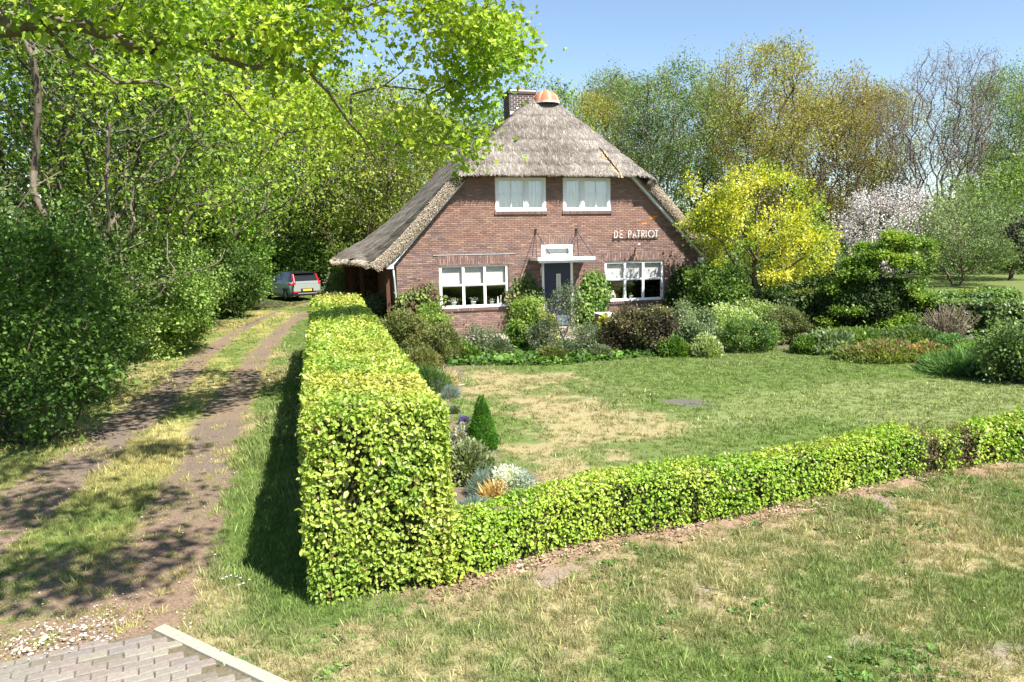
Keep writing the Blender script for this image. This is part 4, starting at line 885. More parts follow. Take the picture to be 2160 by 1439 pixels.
# --- things on the window sills
def pot(u, z, s, cpot, pal, nl, seed, label, kindn='potted_plant', ls=.05, sp=.06, hh=1.0):
    p = O + e1 * u + e2 * .24 + np.array((0, 0, z)); o = thing(kindn, label, 'pot plant', tuple(p), PSI)
    MB().lathe([(.0, 0), (.05 * s, 0), (.07 * s, .1 * s), (.078 * s, .1 * s), (.078 * s, .125 * s), (.066 * s, .125 * s), (.06 * s, .1 * s), (0, .1 * s)], 16, cpot).build('pot', M['ceram'], o, True)
    r = np.random.default_rng(seed); P = r.normal(0, 1, (nl, 3)) * (sp, sp * .5, sp * .5) + (0, 0, .15 * s + sp * .6 * hh); V, F, k = leaves(P, r.normal(0, 1, (nl, 3)) + (0, 0, .7), r.normal(0, 1, (nl, 3)), ls, T_DIAM)
    link('leaves', mesh('leaves', V, F, M['leaf'], leafcol(P, pal, r, .1, .3, seed, k)), o)
PW = [(.45, .47, .34), (.6, .58, .48), (.2, .28, .12)]
pot(-3.66, 1.0, 1.25, (.55, .66, .72), PW, 60, 1, 'trailing plant in a blue-white pot, left pane of the left window', ls=.06, sp=.12, hh=.4)
pot(-2.98, 1.0, 1.25, (.55, .66, .72), PW, 40, 2, 'small plant in a blue-white pot, middle pane of the left window', sp=.06)
pot(-2.33, 1.0, 1.0, (.35, .52, .55), [(.6, .55, .42), (.4, .42, .3)], 16, 3, 'pale flower in a light blue pot, right pane of the left window', sp=.035)
pot(2.63, 1.02, 1.0, (.6, .66, .55), [(.15, .35, .05), (.3, .5, .1)], 26, 4, 'seedling in a pale cup, left of the two in the right window', sp=.04)
pot(2.90, 1.02, 1.0, (.6, .66, .55), [(.15, .35, .05), (.3, .5, .1)], 26, 5, 'seedling in a pale cup, right of the two in the right window', sp=.04)
for u, s, lb in ((-2.11, 1.0, 'slim white vase on the left window sill, left of the pair'), (-2.00, 1.12, 'taller slim white vase beside the right edge of the left window')):
    o = thing('vase', lb, 'vase', tuple(O + e1 * u + e2 * .24 + (0, 0, 1.0)), PSI); MB().lathe([(0, 0), (.035, 0), (.04, .05), (.032, .18), (.014, .25 * s), (.016, .29 * s), (.010, .29 * s)], 14, (.8, .8, .76)).build('body', M['ceram'], o, True)
o = thing('jug', 'round cream jug in the left pane of the right window', 'jug', tuple(O + e1 * 2.18 + e2 * .24 + (0, 0, 1.02)), PSI)
MB().lathe([(0, 0), (.07, 0), (.12, .08), (.115, .16), (.06, .24), (.045, .29), (.055, .33), (.04, .33)], 18, (.62, .60, .45)).build('body', M['ceram'], o, True)
MB().tube([(-.05, 0, .31), (-.11, 0, .30), (-.13, 0, .24), (-.10, 0, .18)], .012, 6, (.62, .60, .45)).build('handle', M['ceram'], o)
# --- little brick pier wall right of the door
pw = thing('garden_wall', 'low brick wall with a soldier-course top beside the front door', 'wall', tuple(HW((1.43, -2.2, 0))[0]), PSI)
MB().box(-.26, .26, .006, 1.6, -.05, .60).build('wall_mortar', M['mortar'], pw)
pc = []
for v in range(8):
    V, F = brick_me(.2, .052, None, .008); pc.append(mesh('brick', V, F, M['brick'], np.array((.27, .17, .13)) * math.exp(wall_rng.normal(0, .15))))
for k in range(7):
    for i in range(3):
        x0 = -.26 + i * .22 - (k % 2) * .11; a = max(x0, -.262); b = min(x0 + .21, .262)
        if b - a > .05: o = link('brick', pc[int(wall_rng.integers(8))], pw); o.location = ((a + b) / 2, 0, .03 + k * .063); o.scale = ((b - a) / .2, 1, 1)
    for i in range(7):
        o = link('brick', pc[int(wall_rng.integers(8))], pw); o.location = (-.262, .11 + i * .22 + (k % 2) * .04, .03 + k * .063); o.rotation_euler = (0, 0, -math.pi / 2)
for i in range(8): o = link('brick', pc[int(wall_rng.integers(8))], pw); o.location = (-.232 + i * .0665, 0, .54); o.rotation_euler = (0, math.pi / 2, 0); o.scale = (.75, 1, 1.12)
MB().box(-.28, .28, -.02, 1.62, .625, .65).build('coping', M['paver'], pw)

# ================================================================== CAR
def car(at, heading):
    o = thing('parked_car', 'silver-grey compact SUV with a black roof parked at the end of the drive', 'car', tuple(at), heading)
    # length along +x (front), width y, rear at x=0
    W2 = .93
    def ring(x, zb, zs, zr, ws, wr, wb=None):      # half section: sill, belt, roof
        wb = wb or ws * .94
        return [(x, wb, zb), (x, ws, zb + (zs - zb) * .35), (x, ws * 1.0, zb + (zs - zb) * .75), (x, ws * .965, zs), (x, wr, zr), (x, wr * .6, zr + .03), (x, 0, zr + .035)]
    S = [ring(.02, .42, .98, 1.0, .80, .70), ring(.10, .34, 1.06, 1.12, .88, .74), ring(.45, .27, 1.07, 1.56, .925, .60), ring(.75, .25, 1.06, 1.60, .93, .64), ring(1.6, .22, 1.04, 1.62, .93, .66), ring(2.3, .22, 1.02, 1.60, .93, .65), ring(2.75, .22, 1.0, 1.50, .93, .62), ring(3.35, .24, .99, 1.06, .92, .80), ring(4.1, .27, .90, .94, .89, .74), ring(4.38, .36, .80, .82, .80, .62)]
    A = np.array(S); n, m_ = A.shape[:2]; full = np.concatenate([A, A[:, -2::-1] * np.array((1, -1, 1))], axis=1); k = full.shape[1]; V = full.reshape(-1, 3); I = np.arange(n * k).reshape(n, k)
    body_f, glass_f, roof_f = [], [], []
    for i in range(n - 1):
        for j in range(k - 1):
            f = (I[i, j], I[i, j + 1], I[i + 1, j + 1], I[i + 1, j]); jj = min(j, k - 2 - j)
            if jj <= 2: body_f.append(f)
            elif jj == 3: (glass_f if 1 <= i <= 6 else body_f).append(f)
            else: (roof_f if 2 <= i <= 5 else (glass_f if i in (1, 6) else body_f)).append(f)
    body_f.append(tuple(I[0, :])); caps = [np.array([I[0, :]]), np.array([I[-1, ::-1]])]
    link('body', mesh('body', V, [np.array(body_f[:-1])] + caps, M['carpaint'], None, True), o)
    link('side_glass', mesh('side_glass', V, np.array(glass_f), M['darkglass'], None, False), o)
    link('roof', mesh('roof', V + (0, 0, .002), np.array(roof_f), M['carblack'], None, True), o)
    MB().box(-.04, .10, -.86, .86, .30, .52).box(.02, .5, -.95, -.90, .24, .40).box(.02, .5, .90, .95, .24, .40).box(1.1, 3.1, -.95, -.92, .22, .36).box(1.1, 3.1, .92, .95, .22, .36).build('bumper', M['carblack'], o)
    MB().box(-.075, -.03, -.55, .55, .40, .46).build('skid_plate', M['rim'], o)
    MB().add([(.03, -.68, 1.14), (.03, .68, 1.14), (.36, .60, 1.53), (.36, -.60, 1.53), (.08, -.68, 1.14), (.08, .68, 1.14), (.42, .60, 1.53), (.42, -.60, 1.53)], BOXF).build('rear_window', M['darkglass'], o)
    MB().box(.20, .50, -.60, .60, 1.55, 1.61).build('spoiler', M['carblack'], o)
    MB().box(-.035, .04, -.66, .66, .99, 1.12).add([(-.02, -.80, .54), (-.02, .80, .54), (-.05, .74, .98), (-.05, -.74, .98), (.1, -.80, .54), (.1, .80, .54), (.1, .74, .98), (.1, -.74, .98)], BOXF).build('tailgate', M['carpaint'], o)
    for s in (-1, 1):
        t = MB(); t.add([(.02, .70 * s, .93), (.02, .86 * s, .93), (.40, .945 * s, .93), (.40, .945 * s, 1.04), (.12, .80 * s, 1.05), (.02, .72 * s, 1.05), (.30, .66 * s, 1.50), (.36, .71 * s, 1.50), (-.02, .66 * s, .95), (-.02, .76 * s, .95)],
            [np.array([(0, 1, 4, 5), (1, 2, 3, 4), (5, 4, 7, 6), (8, 9, 4, 5)])]).box(-.05, .06, .66 * s if s > 0 else -.80, .80 if s > 0 else -.66, .93, 1.06)
        t.tube([(-.02, .72 * s, 1.03), (.28, .66 * s, 1.5)], .045, 6); t.build('tail_light', M['redlamp'], o)
        MB().box(-.055, -.035, .5 * s if s > 0 else -.80, .80 if s > 0 else -.5, .47, .51).build('reflector', M['redlamp'], o)
        MB().box(2.95, 3.15, .93 * s if s > 0 else -1.08, 1.08 if s > 0 else -.93, 1.0, 1.12).build('wing_mirror', M['carblack'], o)
    MB().box(-.062, -.05, -.26, .26, .56, .67).build('number_plate', mat('plate', (.75, .48, .03), rough=.4), o)
    MB().box(-.048, -.0, -.36, .36, .53, .70).build('plate_recess', M['carblack'], o)
    for x in (.88, 3.58):
        for s in (-1, 1):
            w = MB(); prof = [(.20, -.10), (.30, -.115), (.345, -.09), (.36, 0), (.345, .09), (.30, .115), (.20, .10)]; kk = 24
            V = [(x + r_ * math.cos(2 * math.pi * i / kk), .84 * s + y, .355 + r_ * math.sin(2 * math.pi * i / kk)) for r_, y in prof for i in range(kk)]
            F = [(a * kk + i, a * kk + (i + 1) % kk, (a + 1) * kk + (i + 1) % kk, (a + 1) * kk + i) for a in range(len(prof) - 1) for i in range(kk)]
            wh = w.add(V, np.array(F)).build('wheel', M['tyre'], o, True); q = MB()
            for i in range(5): 
                an = 2 * math.pi * i / 5; q.add([(x + rr * math.cos(an + da), (.84 + .075 + (.02 if rr > .1 else .03)) * s, .355 + rr * math.sin(an + da)) for rr, da in ((.03, -.6), (.03, .6), (.21, .20), (.21, -.20))], np.array([(0, 1, 2, 3)]))
            q.lathe([], 3) if False else None; q.build('rim', M['rim'], wh)
            MB().box(x - .42, x + .42, .925 * s if s > 0 else -.945, .945 if s > 0 else -.925, .60, .72).build('arch_trim', M['carblack'], o)
    MB().tube([(.9, 0, 1.64), (.75, 0, 1.75)], .02, 5).build('antenna', M['carblack'], o)
    return o
pc_ = Yd(645, 629, 43.5); car((pc_[0] + .1, 43.5, .03), math.pi / 2 + R(39))

# ================================================================== PLANTS OF THE GARDEN
def S_(px, py, z=0.0):
    p = G(px, py, z); return p, np.linalg.norm(p - CAM) / FPX
def bush(name, label, cat, px, pyb, wpx, hpx, pal, nl, ls, seed, dep=.7, nt=70, tmpl=T_DIAM, barkc=(.12, .09, .07), step=.35, tip=.004, spread=.09, blobs=None, **kw):
    """a shrub whose foot stands at a ground point; width and height as seen from the road"""
    p, m = S_(px, pyb); w = wpx * m; h = hpx * m
    cr = blobs(w, h) if blobs else [(0, 0, h * .52, w * .5, w * .5 * dep, h * .5)]
    return plant(name, label, cat, tuple(p), cr, pal, nt, nl, ls, tmpl, barkc, step=step, tip=tip, spread=spread, seed=seed, stem='stems', clump=kw.pop('clump', .5), **kw)
GG = [(.10, .14, .075), (.16, .20, .11), (.22, .25, .16)]; LIM = [(.14, .24, .03), (.24, .36, .05), (.34, .44, .08)]; OLV = [(.12, .15, .045), (.19, .21, .07), (.27, .27, .10)]
DKG = [(.035, .075, .015), (.06, .12, .025), (.10, .17, .04)]; MID = [(.07, .14, .025), (.11, .20, .035), (.18, .27, .06)]; PUR = [(.085, .055, .045), (.13, .10, .06), (.19, .17, .09)]
bush('feathery_shrub', 'grey-green feathery shrub under the left thatched eave', 'shrub', 745, 665, 130, 95, GG, 9000, .07, 101, nt=120, spread=.13, along=True, jit=.3)
bush('feathery_shrub', 'dark grey-green twiggy shrub against the left house corner', 'shrub', 800, 700, 95, 80, [(.09, .13, .09), (.15, .19, .13), (.22, .25, .18)], 7000, .06, 102, nt=100, spread=.11, along=True, jit=.3)
bush('broom', 'wide olive-green broom bush beside the tall hedge', 'shrub', 850, 762, 120, 108, OLV, 17000, .05, 103, nt=160, spread=.08, along=True, dirm='up', jit=.3)
bush('young_shrub', 'bright lime shrub growing up through the olive broom', 'shrub', 905, 735, 75, 90, [(.17, .27, .05), (.26, .37, .07)], 5200, .06, 104, nt=70, spread=.09)
bush('broom', 'olive-grey wispy bush under the left window, right of the wide broom', 'shrub', 938, 765, 70, 82, OLV + [(.3, .3, .16)], 6500, .05, 105, nt=80, spread=.09, along=True)
bush('twiggy_shrub', 'thin grey-green shrub standing before the pale gravel path', 'shrub', 1010, 748, 100, 60, GG, 3800, .05, 106, nt=90, spread=.10)
bush('leafy_shrub', 'bright green rounded shrub left of the front door', 'shrub', 1110, 738, 92, 112, [(.13, .23, .04), (.21, .32, .06), (.3, .38, .1)], 11000, .065, 107, nt=110, spread=.10, blobs=lambda w, h: [(0, 0, h * .35, w * .5, w * .4, h * .33), (.05 * w, 0, h * .78, w * .30, w * .3, h * .24)])
bush('yellow_broom', 'pale yellow-green wispy bush just left of the door', 'shrub', 1152, 742, 50, 82, [(.28, .32, .08), (.36, .38, .13)], 4200, .05, 108, nt=60, spread=.08, along=True)
bush('tamarisk', 'tall wispy grey-green shrub with bare dark stems in front of the door', 'shrub', 1195, 752, 105, 155, GG, 3600, .05, 109, nt=170, spread=.09, tip=.0055, along=True, jit=.3, blobs=lambda w, h: [(0, 0, h * .26, w * .6, w * .45, h * .25, 3), (-.05 * w, 0, h * .72, w * .33, w * .3, h * .22, 2), (.08 * w, 0, h * .93, w * .18, w * .1, h * .06, .4)])
bush('twiggy_shrub', 'low grey twiggy shrub right of the door, before the brick pier', 'shrub', 1245, 742, 70, 62, GG, 2600, .05, 110, nt=80, spread=.08)
bush('dry_clump', 'brown dried perennial heads below the left window', 'plant', 965, 706, 62, 38, [(.20, .12, .09), (.28, .18, .13)], 1500, .06, 111, nt=40, spread=.07, leafm='petal')
bush('dry_clump', 'brown dried perennial heads nearer the door', 'plant', 1030, 702, 46, 40, [(.20, .12, .09), (.28, .18, .13)], 1200, .06, 112, nt=40, spread=.07, leafm='petal')
bush('purple_shrub', 'brown-purple dense shrub below the right window', 'shrub', 1325, 745, 110, 100, PUR, 15000, .055, 113, nt=130, spread=.09, jit=.4)
bush('purple_shrub', 'darker brown-green shrub at the lawn edge below the right window', 'shrub', 1383, 748, 85, 112, [(.07, .06, .045), (.12, .11, .06), (.2, .2, .1)], 11000, .055, 114, nt=110, spread=.09, jit=.42)
bush('spotted_laurel', 'small shrub with yellow young leaves beside the brick pier', 'shrub', 1285, 722, 30, 58, [(.10, .18, .03), (.5, .5, .05)], 700, .13, 115, nt=30, spread=.08, tmpl=T_OVAL, jit=.3, clump=.25)
bush('silver_shrub', 'loose silvery green shrub at the right house corner', 'shrub', 1450, 738, 110, 92, [(.13, .19, .09), (.22, .28, .15), (.33, .38, .24)], 12000, .06, 116, nt=110, spread=.10)
bush('variegated_shrub', 'pale cream-edged spreading shrub beside the lawn', 'shrub', 1530, 728, 150, 78, [(.22, .32, .09), (.42, .50, .20), (.55, .60, .32)], 15000, .065, 117, nt=130, spread=.10)
bush('box_shrub', 'dense mid-green rounded shrub in front of the pale variegated one', 'shrub', 1580, 742, 110, 68, [(.07, .14, .03), (.13, .22, .05), (.2, .29, .08)], 13000, .05, 118, nt=110, spread=.08, shell=.7)
bush('olive_shrub', 'tight olive dome-shaped shrub right of the box', 'shrub', 1660, 726, 88, 72, [(.11, .14, .045), (.17, .19, .07)], 15000, .045, 119, nt=110, spread=.07, shell=.75)
for i, (px, pb, w, h, lb) in enumerate(((1500, 640, 90, 60, 'broad dark green shrub behind the house corner'), (1640, 670, 120, 70, 'dark ivy-leaved block behind the yellow tree trunk'))):
    bush('ivy_shrub', lb, 'shrub', px, pb + 15, w, h, [(.05, .09, .02), (.10, .17, .04), (.25, .33, .14)], 6500, .10, 130 + i, nt=80, spread=.14, tmpl=T_DIAM, jit=.45)
# climbers flat against the wall
def climber(label, u0, u1, z1, pal, n, seed, topc=None):
    r = np.random.default_rng(seed); o = thing('climber', label, 'climbing plant', tuple(O), PSI); w = u1 - u0; T = np.column_stack([r.uniform(u0, u1, 70), -.10 - r.random(70) * .12, r.uniform(.1, z1, 70)])
    T = T[T[:, 2] < z1 * (1 - .35 * np.abs((T[:, 0] - (u0 + u1) / 2) / (w / 2)) ** 3)]; P, par = grow(T, np.array([((u0 + u1) / 2, -.1, -.05)]), w=.3, step=.3, r=r, jit=.1); rad, kd_ = pipe(par, .005); V, F = tubes(P, par, rad, 4); V[:, 1] = np.minimum(V[:, 1], -.03)
    link('stems', mesh('stems', V, F, M['bark'], np.array((.12, .085, .06))), o)
    q = P[r.integers(1, len(P), n)] + r.normal(0, .13, (n, 3)) * (1, .5, 1); q[:, 1] = np.minimum(q[:, 1] - .05 * r.random(n), -.04); q[:, 2] = np.abs(q[:, 2])
    D = r.normal(0, .5, (n, 3)) + (0, -.3, -.9); N = r.normal(0, .5, (n, 3)) + (0, -1, .5); V, F, k = leaves(q, D, N, .10 * np.exp(r.normal(0, .25, n)), T_OVAL)
    V[:, 1] = np.minimum(V[:, 1], -.02); link('foliage', mesh('foliage', V, F, M['leaf'], leafcol(q, pal, r, .35, .3, seed, k)), o, kind='stuff')
climber('red-tinged climber on the wall left of the left window', -5.55, -4.2, 1.75, [(.12, .05, .035), (.14, .17, .05), (.22, .28, .08)], 3600, 141)
climber('dark shaded climber between the left window and the door', -1.72, -.72, 1.95, [(.06, .11, .02), (.13, .19, .05), (.22, .20, .10)], 3200, 142)
climber('glossy bright green climber between the door and the right window', .78, 1.75, 1.95, [(.08, .16, .03), (.17, .28, .05), (.28, .38, .10)], 3600, 143)
climber('dark ivy at the right-hand end of the house front', 4.2, 5.6, 2.0, [(.03, .07, .015), (.06, .11, .025), (.12, .18, .05)], 4200, 144)
# evergreen with layered boughs, dark beneath
def layered(name, label, px, pyb, wpx, hpx, pal, seed, n=46000):
    p, m = S_(px, pyb); w = wpx * m; h = hpx * m; r = np.random.default_rng(seed); T = []
    for i in range(34):
        a = r.random() * 6.28; f0 = (i + .5) / 34; zc = h * (.08 + .88 * f0); R_ = w * .5 * (1.0 - .55 * f0 ** 1.6) * (.7 + .3 * r.random()); cx0 = w * .10 * f0
        for q in range(9): f = .25 + .75 * r.random() ** .6; a2 = a + r.normal(0, .28); T.append((cx0 + math.cos(a2) * R_ * f, math.sin(a2) * R_ * f * .7, zc + r.normal(0, .035) - .05 * f))
    o = plant(name, label, 'evergreen shrub', tuple(p), np.array(T), pal, 0, n, .08, T_DIAM, seed=seed, step=.4, spread=.10, tip=.005, up=1.8, w=.15, jit=.25, clump=.8, stem='stems', trunk_r=.07)
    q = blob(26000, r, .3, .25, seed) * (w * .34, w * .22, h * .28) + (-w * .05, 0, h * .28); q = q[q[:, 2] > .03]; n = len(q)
    V, F, k = leaves(q, r.normal(0, 1, (n, 3)), r.normal(0, 1, (n, 3)) + (0, 0, 1), .09 * np.exp(r.normal(0, .25, n)), T_DIAM); link('inner_foliage', mesh('inner_foliage', V, F, M['needle'], leafcol(q, [(.02, .04, .01), (.045, .08, .015)], r, .5, .3, seed, k)), o, kind='stuff')  # inner leaves near black: shade under the boughs put into their colour
    return o
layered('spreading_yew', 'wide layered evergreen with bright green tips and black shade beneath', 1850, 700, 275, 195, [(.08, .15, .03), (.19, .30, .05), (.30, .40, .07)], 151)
# hedges of the back garden
def bh(label, pts, w, h, pal, seed, dens=260):
    hedge('back_hedge', label, [G(x, y)[:2] for x, y in pts], w, h, pal, dens, .11, seed, ends=(True, True), shapes=(T_DIAM, 26.0), lump=.08, core=(.02, .03, .01))
HP = [(.07, .13, .03), (.14, .22, .05), (.26, .34, .12)]
bh('dark leafy hedge block in shade left of the spreading evergreen', [(1600, 697), (1722, 690)], .9, 1.35, [(.05, .1, .02), (.12, .2, .05)], 161)
bh('clipped leafy hedge behind the bare bush on the right', [(1890, 692), (2060, 702), (2330, 700)], 1.0, 1.05, HP, 162)
bh('low box hedge further back on the right, ending in a rounded end', [(1850, 655), (2110, 648)], 1.2, .75, [(.08, .16, .03), (.16, .28, .05)], 163)
# flower beds right of the lawn
def mound(name, label, px, pyb, w, h, pal, n, ls, seed, tmpl=T_DIAM, dep=1.0, cat='plant', d='up', m='leaf', tops=None, flat=.3):
    p, mm = S_(px, pyb); w *= mm; h *= mm; r = np.random.default_rng(seed); dn = unit(r.normal(0, 1, (n, 3)) * (1, 1, 1)); dn[:, 2] = np.abs(dn[:, 2]); rr = (.55 + .45 * r.random(n)) * (.8 + .4 * vnoise(dn + seed, .4, seed))
    P = dn * rr[:, None] * (w / 2, w / 2 * dep, h); D = dn * (1.2, 1.2, .8) + r.normal(0, .5, (n, 3)) + ((0, 0, .6) if d == 'up' else (0, 0, 0)); N = dn + r.normal(0, .7, (n, 3))
    V, F, k = leaves(P, D, N, ls * np.exp(r.normal(0, .3, n)), tmpl, .8); c = leafcol(P, pal, r, .35, .25, seed, k)
    if tops is not None:
        t = (P[:, 2] > h * .45) & (r.random(n) < .32); c[np.repeat(t, k)] = np.array(tops) * np.exp(r.normal(0, .2, int(np.repeat(t, k).sum())))[:, None]
    o = thing(name, label, cat, tuple(p)); link('foliage', mesh('foliage', V, F, M[m], c), o, kind='stuff')
    st = MB()
    for q in range(14):
        a = r.random() * 6.28; st.tube([(0, 0, -.03), (math.cos(a) * w * .18, math.sin(a) * w * .18 * dep, h * .4), (math.cos(a) * w * .36, math.sin(a) * w * .36 * dep, h * .72)], [.008, .006, .003], 4, (.12, .09, .06), False)
    st.build('stems', M['bark'], o, kind='stuff'); return o
mound('hellebore_clump', 'grey-green clump with pale strappy leaves at the front of the bed', 1745, 742, 110, 38, [(.12, .18, .07), (.30, .36, .22)], 5000, .11, 171, T_OVAL)
mound('perennial', 'green low clump at the back of the bed below the evergreen', 1800, 722, 170, 26, [(.12, .20, .05), (.20, .28, .08)], 7000, .08, 172, dep=.6)
mound('perennial', 'bronze-leaved mounded plant with pinkish tips in the middle of the bed', 1860, 758, 190, 34, [(.16, .20, .06), (.24, .28, .09)], 9500, .07, 173, dep=.7, tops=(.31, .20, .12))
mound('perennial', 'pink-tipped plant at the right end of the bed front', 1955, 760, 80, 34, [(.17, .22, .06), (.28, .32, .09)], 3600, .07, 174, tops=(.45, .20, .14))
mound('perennial', 'dull green clump behind the pink-tipped one', 1925, 722, 130, 30, [(.10, .16, .06), (.17, .24, .08)], 5000, .08, 175, dep=.6)
mound('perennial', 'small tight green cushion near the bare bush', 2010, 730, 75, 22, [(.10, .20, .07), (.16, .27, .09)], 3200, .06, 176)
mound('perennial', 'grey-green cushion right of the tight green one', 2060, 738, 70, 22, [(.14, .19, .10), (.22, .26, .15)], 2600, .06, 177)
mound('grass_clump', 'long mid-green grass between the bed and the right-hand shrub', 2030, 785, 160, 30, [(.08, .17, .05), (.14, .25, .07)], 9000, .16, 178, T_BLADE, m='grass')
mound('grass_clump', 'bright green grassy patch in front of the right back hedge', 2090, 745, 130, 20, [(.14, .30, .03), (.2, .38, .05)], 5000, .12, 179, T_BLADE, m='grass', dep=.7)
mound('purple_flower', 'small purple-flowered plant at the foot of the evergreen', 1925, 700, 30, 26, [(.14, .18, .1), (.25, .14, .40)], 600, .06, 180, m='petal', tops=(.26, .14, .42))
bush('bare_bush', 'bare brown twiggy fan-shaped bush in front of the right back hedge', 'shrub', 2000, 712, 110, 68, [(.22, .26, .12), (.3, .3, .18)], 1300, .06, 181, nt=260, spread=.05, tip=.009, barkc=(.24, .19, .15), w=1.2)
bush('corner_shrub', 'loose dark green shrub at the right edge by the lawn', 'shrub', 2150, 805, 150, 100, [(.06, .11, .03), (.13, .20, .06), (.25, .33, .14)], 9000, .07, 182, nt=120, spread=.12)
# plants between the tall hedge and the lawn
def cone(px, pyb, wpx, hpx):
    p, m = S_(px, pyb); w, h = wpx * m, hpx * m; r = np.random.default_rng(9); n = 11000; z = 1 - np.sqrt(1 - r.random(n) * .995); a = r.random(n) * 6.2832; prof = (1 - z) ** .85 * (1 - .22 * np.exp(-z * 14)); rr = w / 2 * prof * (.80 + .2 * r.random(n)) * (.86 + .28 * vnoise(np.column_stack([np.cos(a), np.sin(a), z * 3]), .42, 5))
    P = np.column_stack([np.cos(a) * rr, np.sin(a) * rr, z * h + .02]); nn = np.column_stack([np.cos(a), np.sin(a), np.full(n, .35)]); D = nn + r.normal(0, .5, (n, 3)) + (0, 0, .7)
    o = thing('dwarf_conifer', 'small bright green cone-shaped conifer at the lawn edge', 'conifer', tuple(p)); V, F, k = leaves(P, D, nn + r.normal(0, .6, (n, 3)), .028 * np.exp(r.normal(0, .2, n)), T_DIAM, .7)
    link('foliage', mesh('foliage', V, F, M['leaf'], leafcol(P, [(.06, .17, .02), (.10, .25, .03), (.16, .32, .05)], r, .12, .25, 4, k)), o, kind='stuff')
    MB().tube([(0, 0, -.05), (0, 0, h * .9)], [.03, .008], 6, (.1, .07, .05)).build('trunk', M['bark'], o); MB().lathe([(w * .36, .05), (w * .33, h * .15), (w * .24, h * .4), (w * .1, h * .75), (.0, h * .9)], 14, (.02, .04, .01)).build('inner_twigs', M['bark'], o)
cone(1018, 950, 72, 122)
SLV = [(.30, .36, .32), (.45, .50, .46), (.58, .62, .58)]; BLU = [(.15, .22, .20), (.24, .32, .30), (.33, .40, .37)]
mound('silver_cushion', 'white felty cushion plant nearest the low hedge', 1078, 1048, 100, 62, SLV + [(.78, .78, .74)], 6500, .035, 191, d='', cat='cushion plant')
mound('silver_cushion', 'blue-grey cushion left of the white one', 1020, 1045, 70, 58, BLU, 4200, .038, 192, T_BLADE)
mound('blue_cushion', 'blue-grey spiky cushion beside the hedge corner', 1000, 1090, 95, 38, BLU, 5200, .05, 193, T_BLADE)
mound('straw_clump', 'orange dried grass tuft between the grey cushions', 1042, 1062, 62, 40, [(.5, .33, .12), (.6, .42, .18), (.40, .18, .06)], 900, .10, 194, T_BLADE, m='grass')
mound('lavender', 'wispy grey-green lavender bush against the tall hedge', 992, 1010, 115, 80, [(.17, .21, .10), (.27, .31, .15), (.40, .42, .28)], 5200, .05, 195, T_OVAL)
mound('lavender', 'pale twiggy clump behind the lavender, below the conifer', 975, 950, 62, 52, [(.32, .32, .27), (.45, .44, .38)], 1900, .04, 196)
mound('blue_cushion', 'small round blue-grey cushion in the bed, right one of the far pair', 952, 840, 38, 28, BLU, 2300, .045, 197, T_BLADE)
mound('blue_cushion', 'hazy blue-grey cushion, left one of the far pair', 925, 828, 40, 30, [(.22, .27, .27), (.30, .36, .36)], 2200, .045, 198, T_BLADE)
mound('grass_clump', 'dark green tufted grass along the tall hedge', 900, 825, 90, 50, [(.07, .14, .04), (.13, .21, .06)], 6000, .12, 199, T_BLADE, m='grass')
mound('straw_clump', 'dry straw-coloured grass tuft beside the far cushions', 948, 815, 36, 30, [(.45, .40, .2), (.55, .5, .28)], 600, .14, 200, T_BLADE, m='grass')
mound('purple_flower', 'purple-flowered small plant left of the conifer', 978, 895, 24, 18, [(.12, .16, .10), (.12, .06, .35)], 420, .03, 201, m='petal', tops=(.16, .06, .45))
mound('blue_cushion', 'tiny grey plant in bare soil between the cushions and the conifer', 958, 872, 24, 14, GG, 420, .04, 202)
# leafy ground cover before the house
r = np.random.default_rng(77); n = 11000; gp = np.column_stack([r.uniform(940, 1470, n), r.uniform(726, 782, n)]); gp = gp[(gp[:, 1] < 772 - np.maximum(0, gp[:, 0] - 1180) * .09)]
P = np.array([G(x, y) for x, y in gp]); P[:, 2] = r.random(len(P)) * .16; n = len(P)
V, F, k = leaves(P, r.normal(0, 1, (n, 3)) * (1, 1, .5) + (0, -.2, .2), r.normal(0, .5, (n, 3)) + (0, -.2, 1), .10 * np.exp(r.normal(0, .35, n)), T_OVAL, 1.2)
link('ground_cover', mesh('ground_cover', V, F, M['leaf'], leafcol(P, [(.05, .11, .02), (.10, .20, .035), (.17, .29, .06)], r, .5, .35, 3, k)), None, kind='stuff', label='glossy green ground cover between the house shrubs and the lawn')

# ================================================================== TREES
def crown_tree(name, label, cat, loc, H, Wd, pal, nt, nl, ls, seed, base=.25, shape='round', sc=1.0, **kw):
    w = Wd / 2
    if shape == 'round': cr = [(0, 0, H * .60, w * .95, w * .95, H * .33, 3), (w * .2, 0, H * .82, w * .6, w * .6, H * .17, 1), (-w * .15, w * .1, H * (base + .16), w * .8, w * .8, H * .14, 1)]
    elif shape == 'fan': cr = [(0, 0, H * .70, w, w, H * .28, 3), (0, 0, H * .45, w * .7, w * .7, H * .2, 1.2), (w * .3, 0, H * .9, w * .5, w * .5, H * .1, .5)]
    else: cr = [(0, 0, H * .58, w, w, H * .42, 1)]
    rt = [(0, 0, -.2), (w * .03, 0, H * base * .5), (w * .06, .05, H * base)]
    return plant(name, label, cat, tuple(loc), cr, pal, nt, nl, ls, root=rt, seed=seed, step=kw.pop('step', H * .045), tip=kw.pop('tip', .014), spread=kw.pop('spread', .40), clump=kw.pop('clump', 1.8), trunk_r=kw.pop('trunk_r', H * .017), shell=kw.pop('shell', .45), **kw)
BIRD = [(.11, .20, .025), (.21, .32, .038), (.34, .44, .065)]; GRN = [(.045, .10, .016), (.085, .16, .028), (.16, .26, .05)]; OLY = [(.17, .22, .04), (.26, .31, .055), (.37, .40, .09)]
def spot(px, D): p = Yd(px, 507, D); return (float(p[0]), float(D), 0.0)
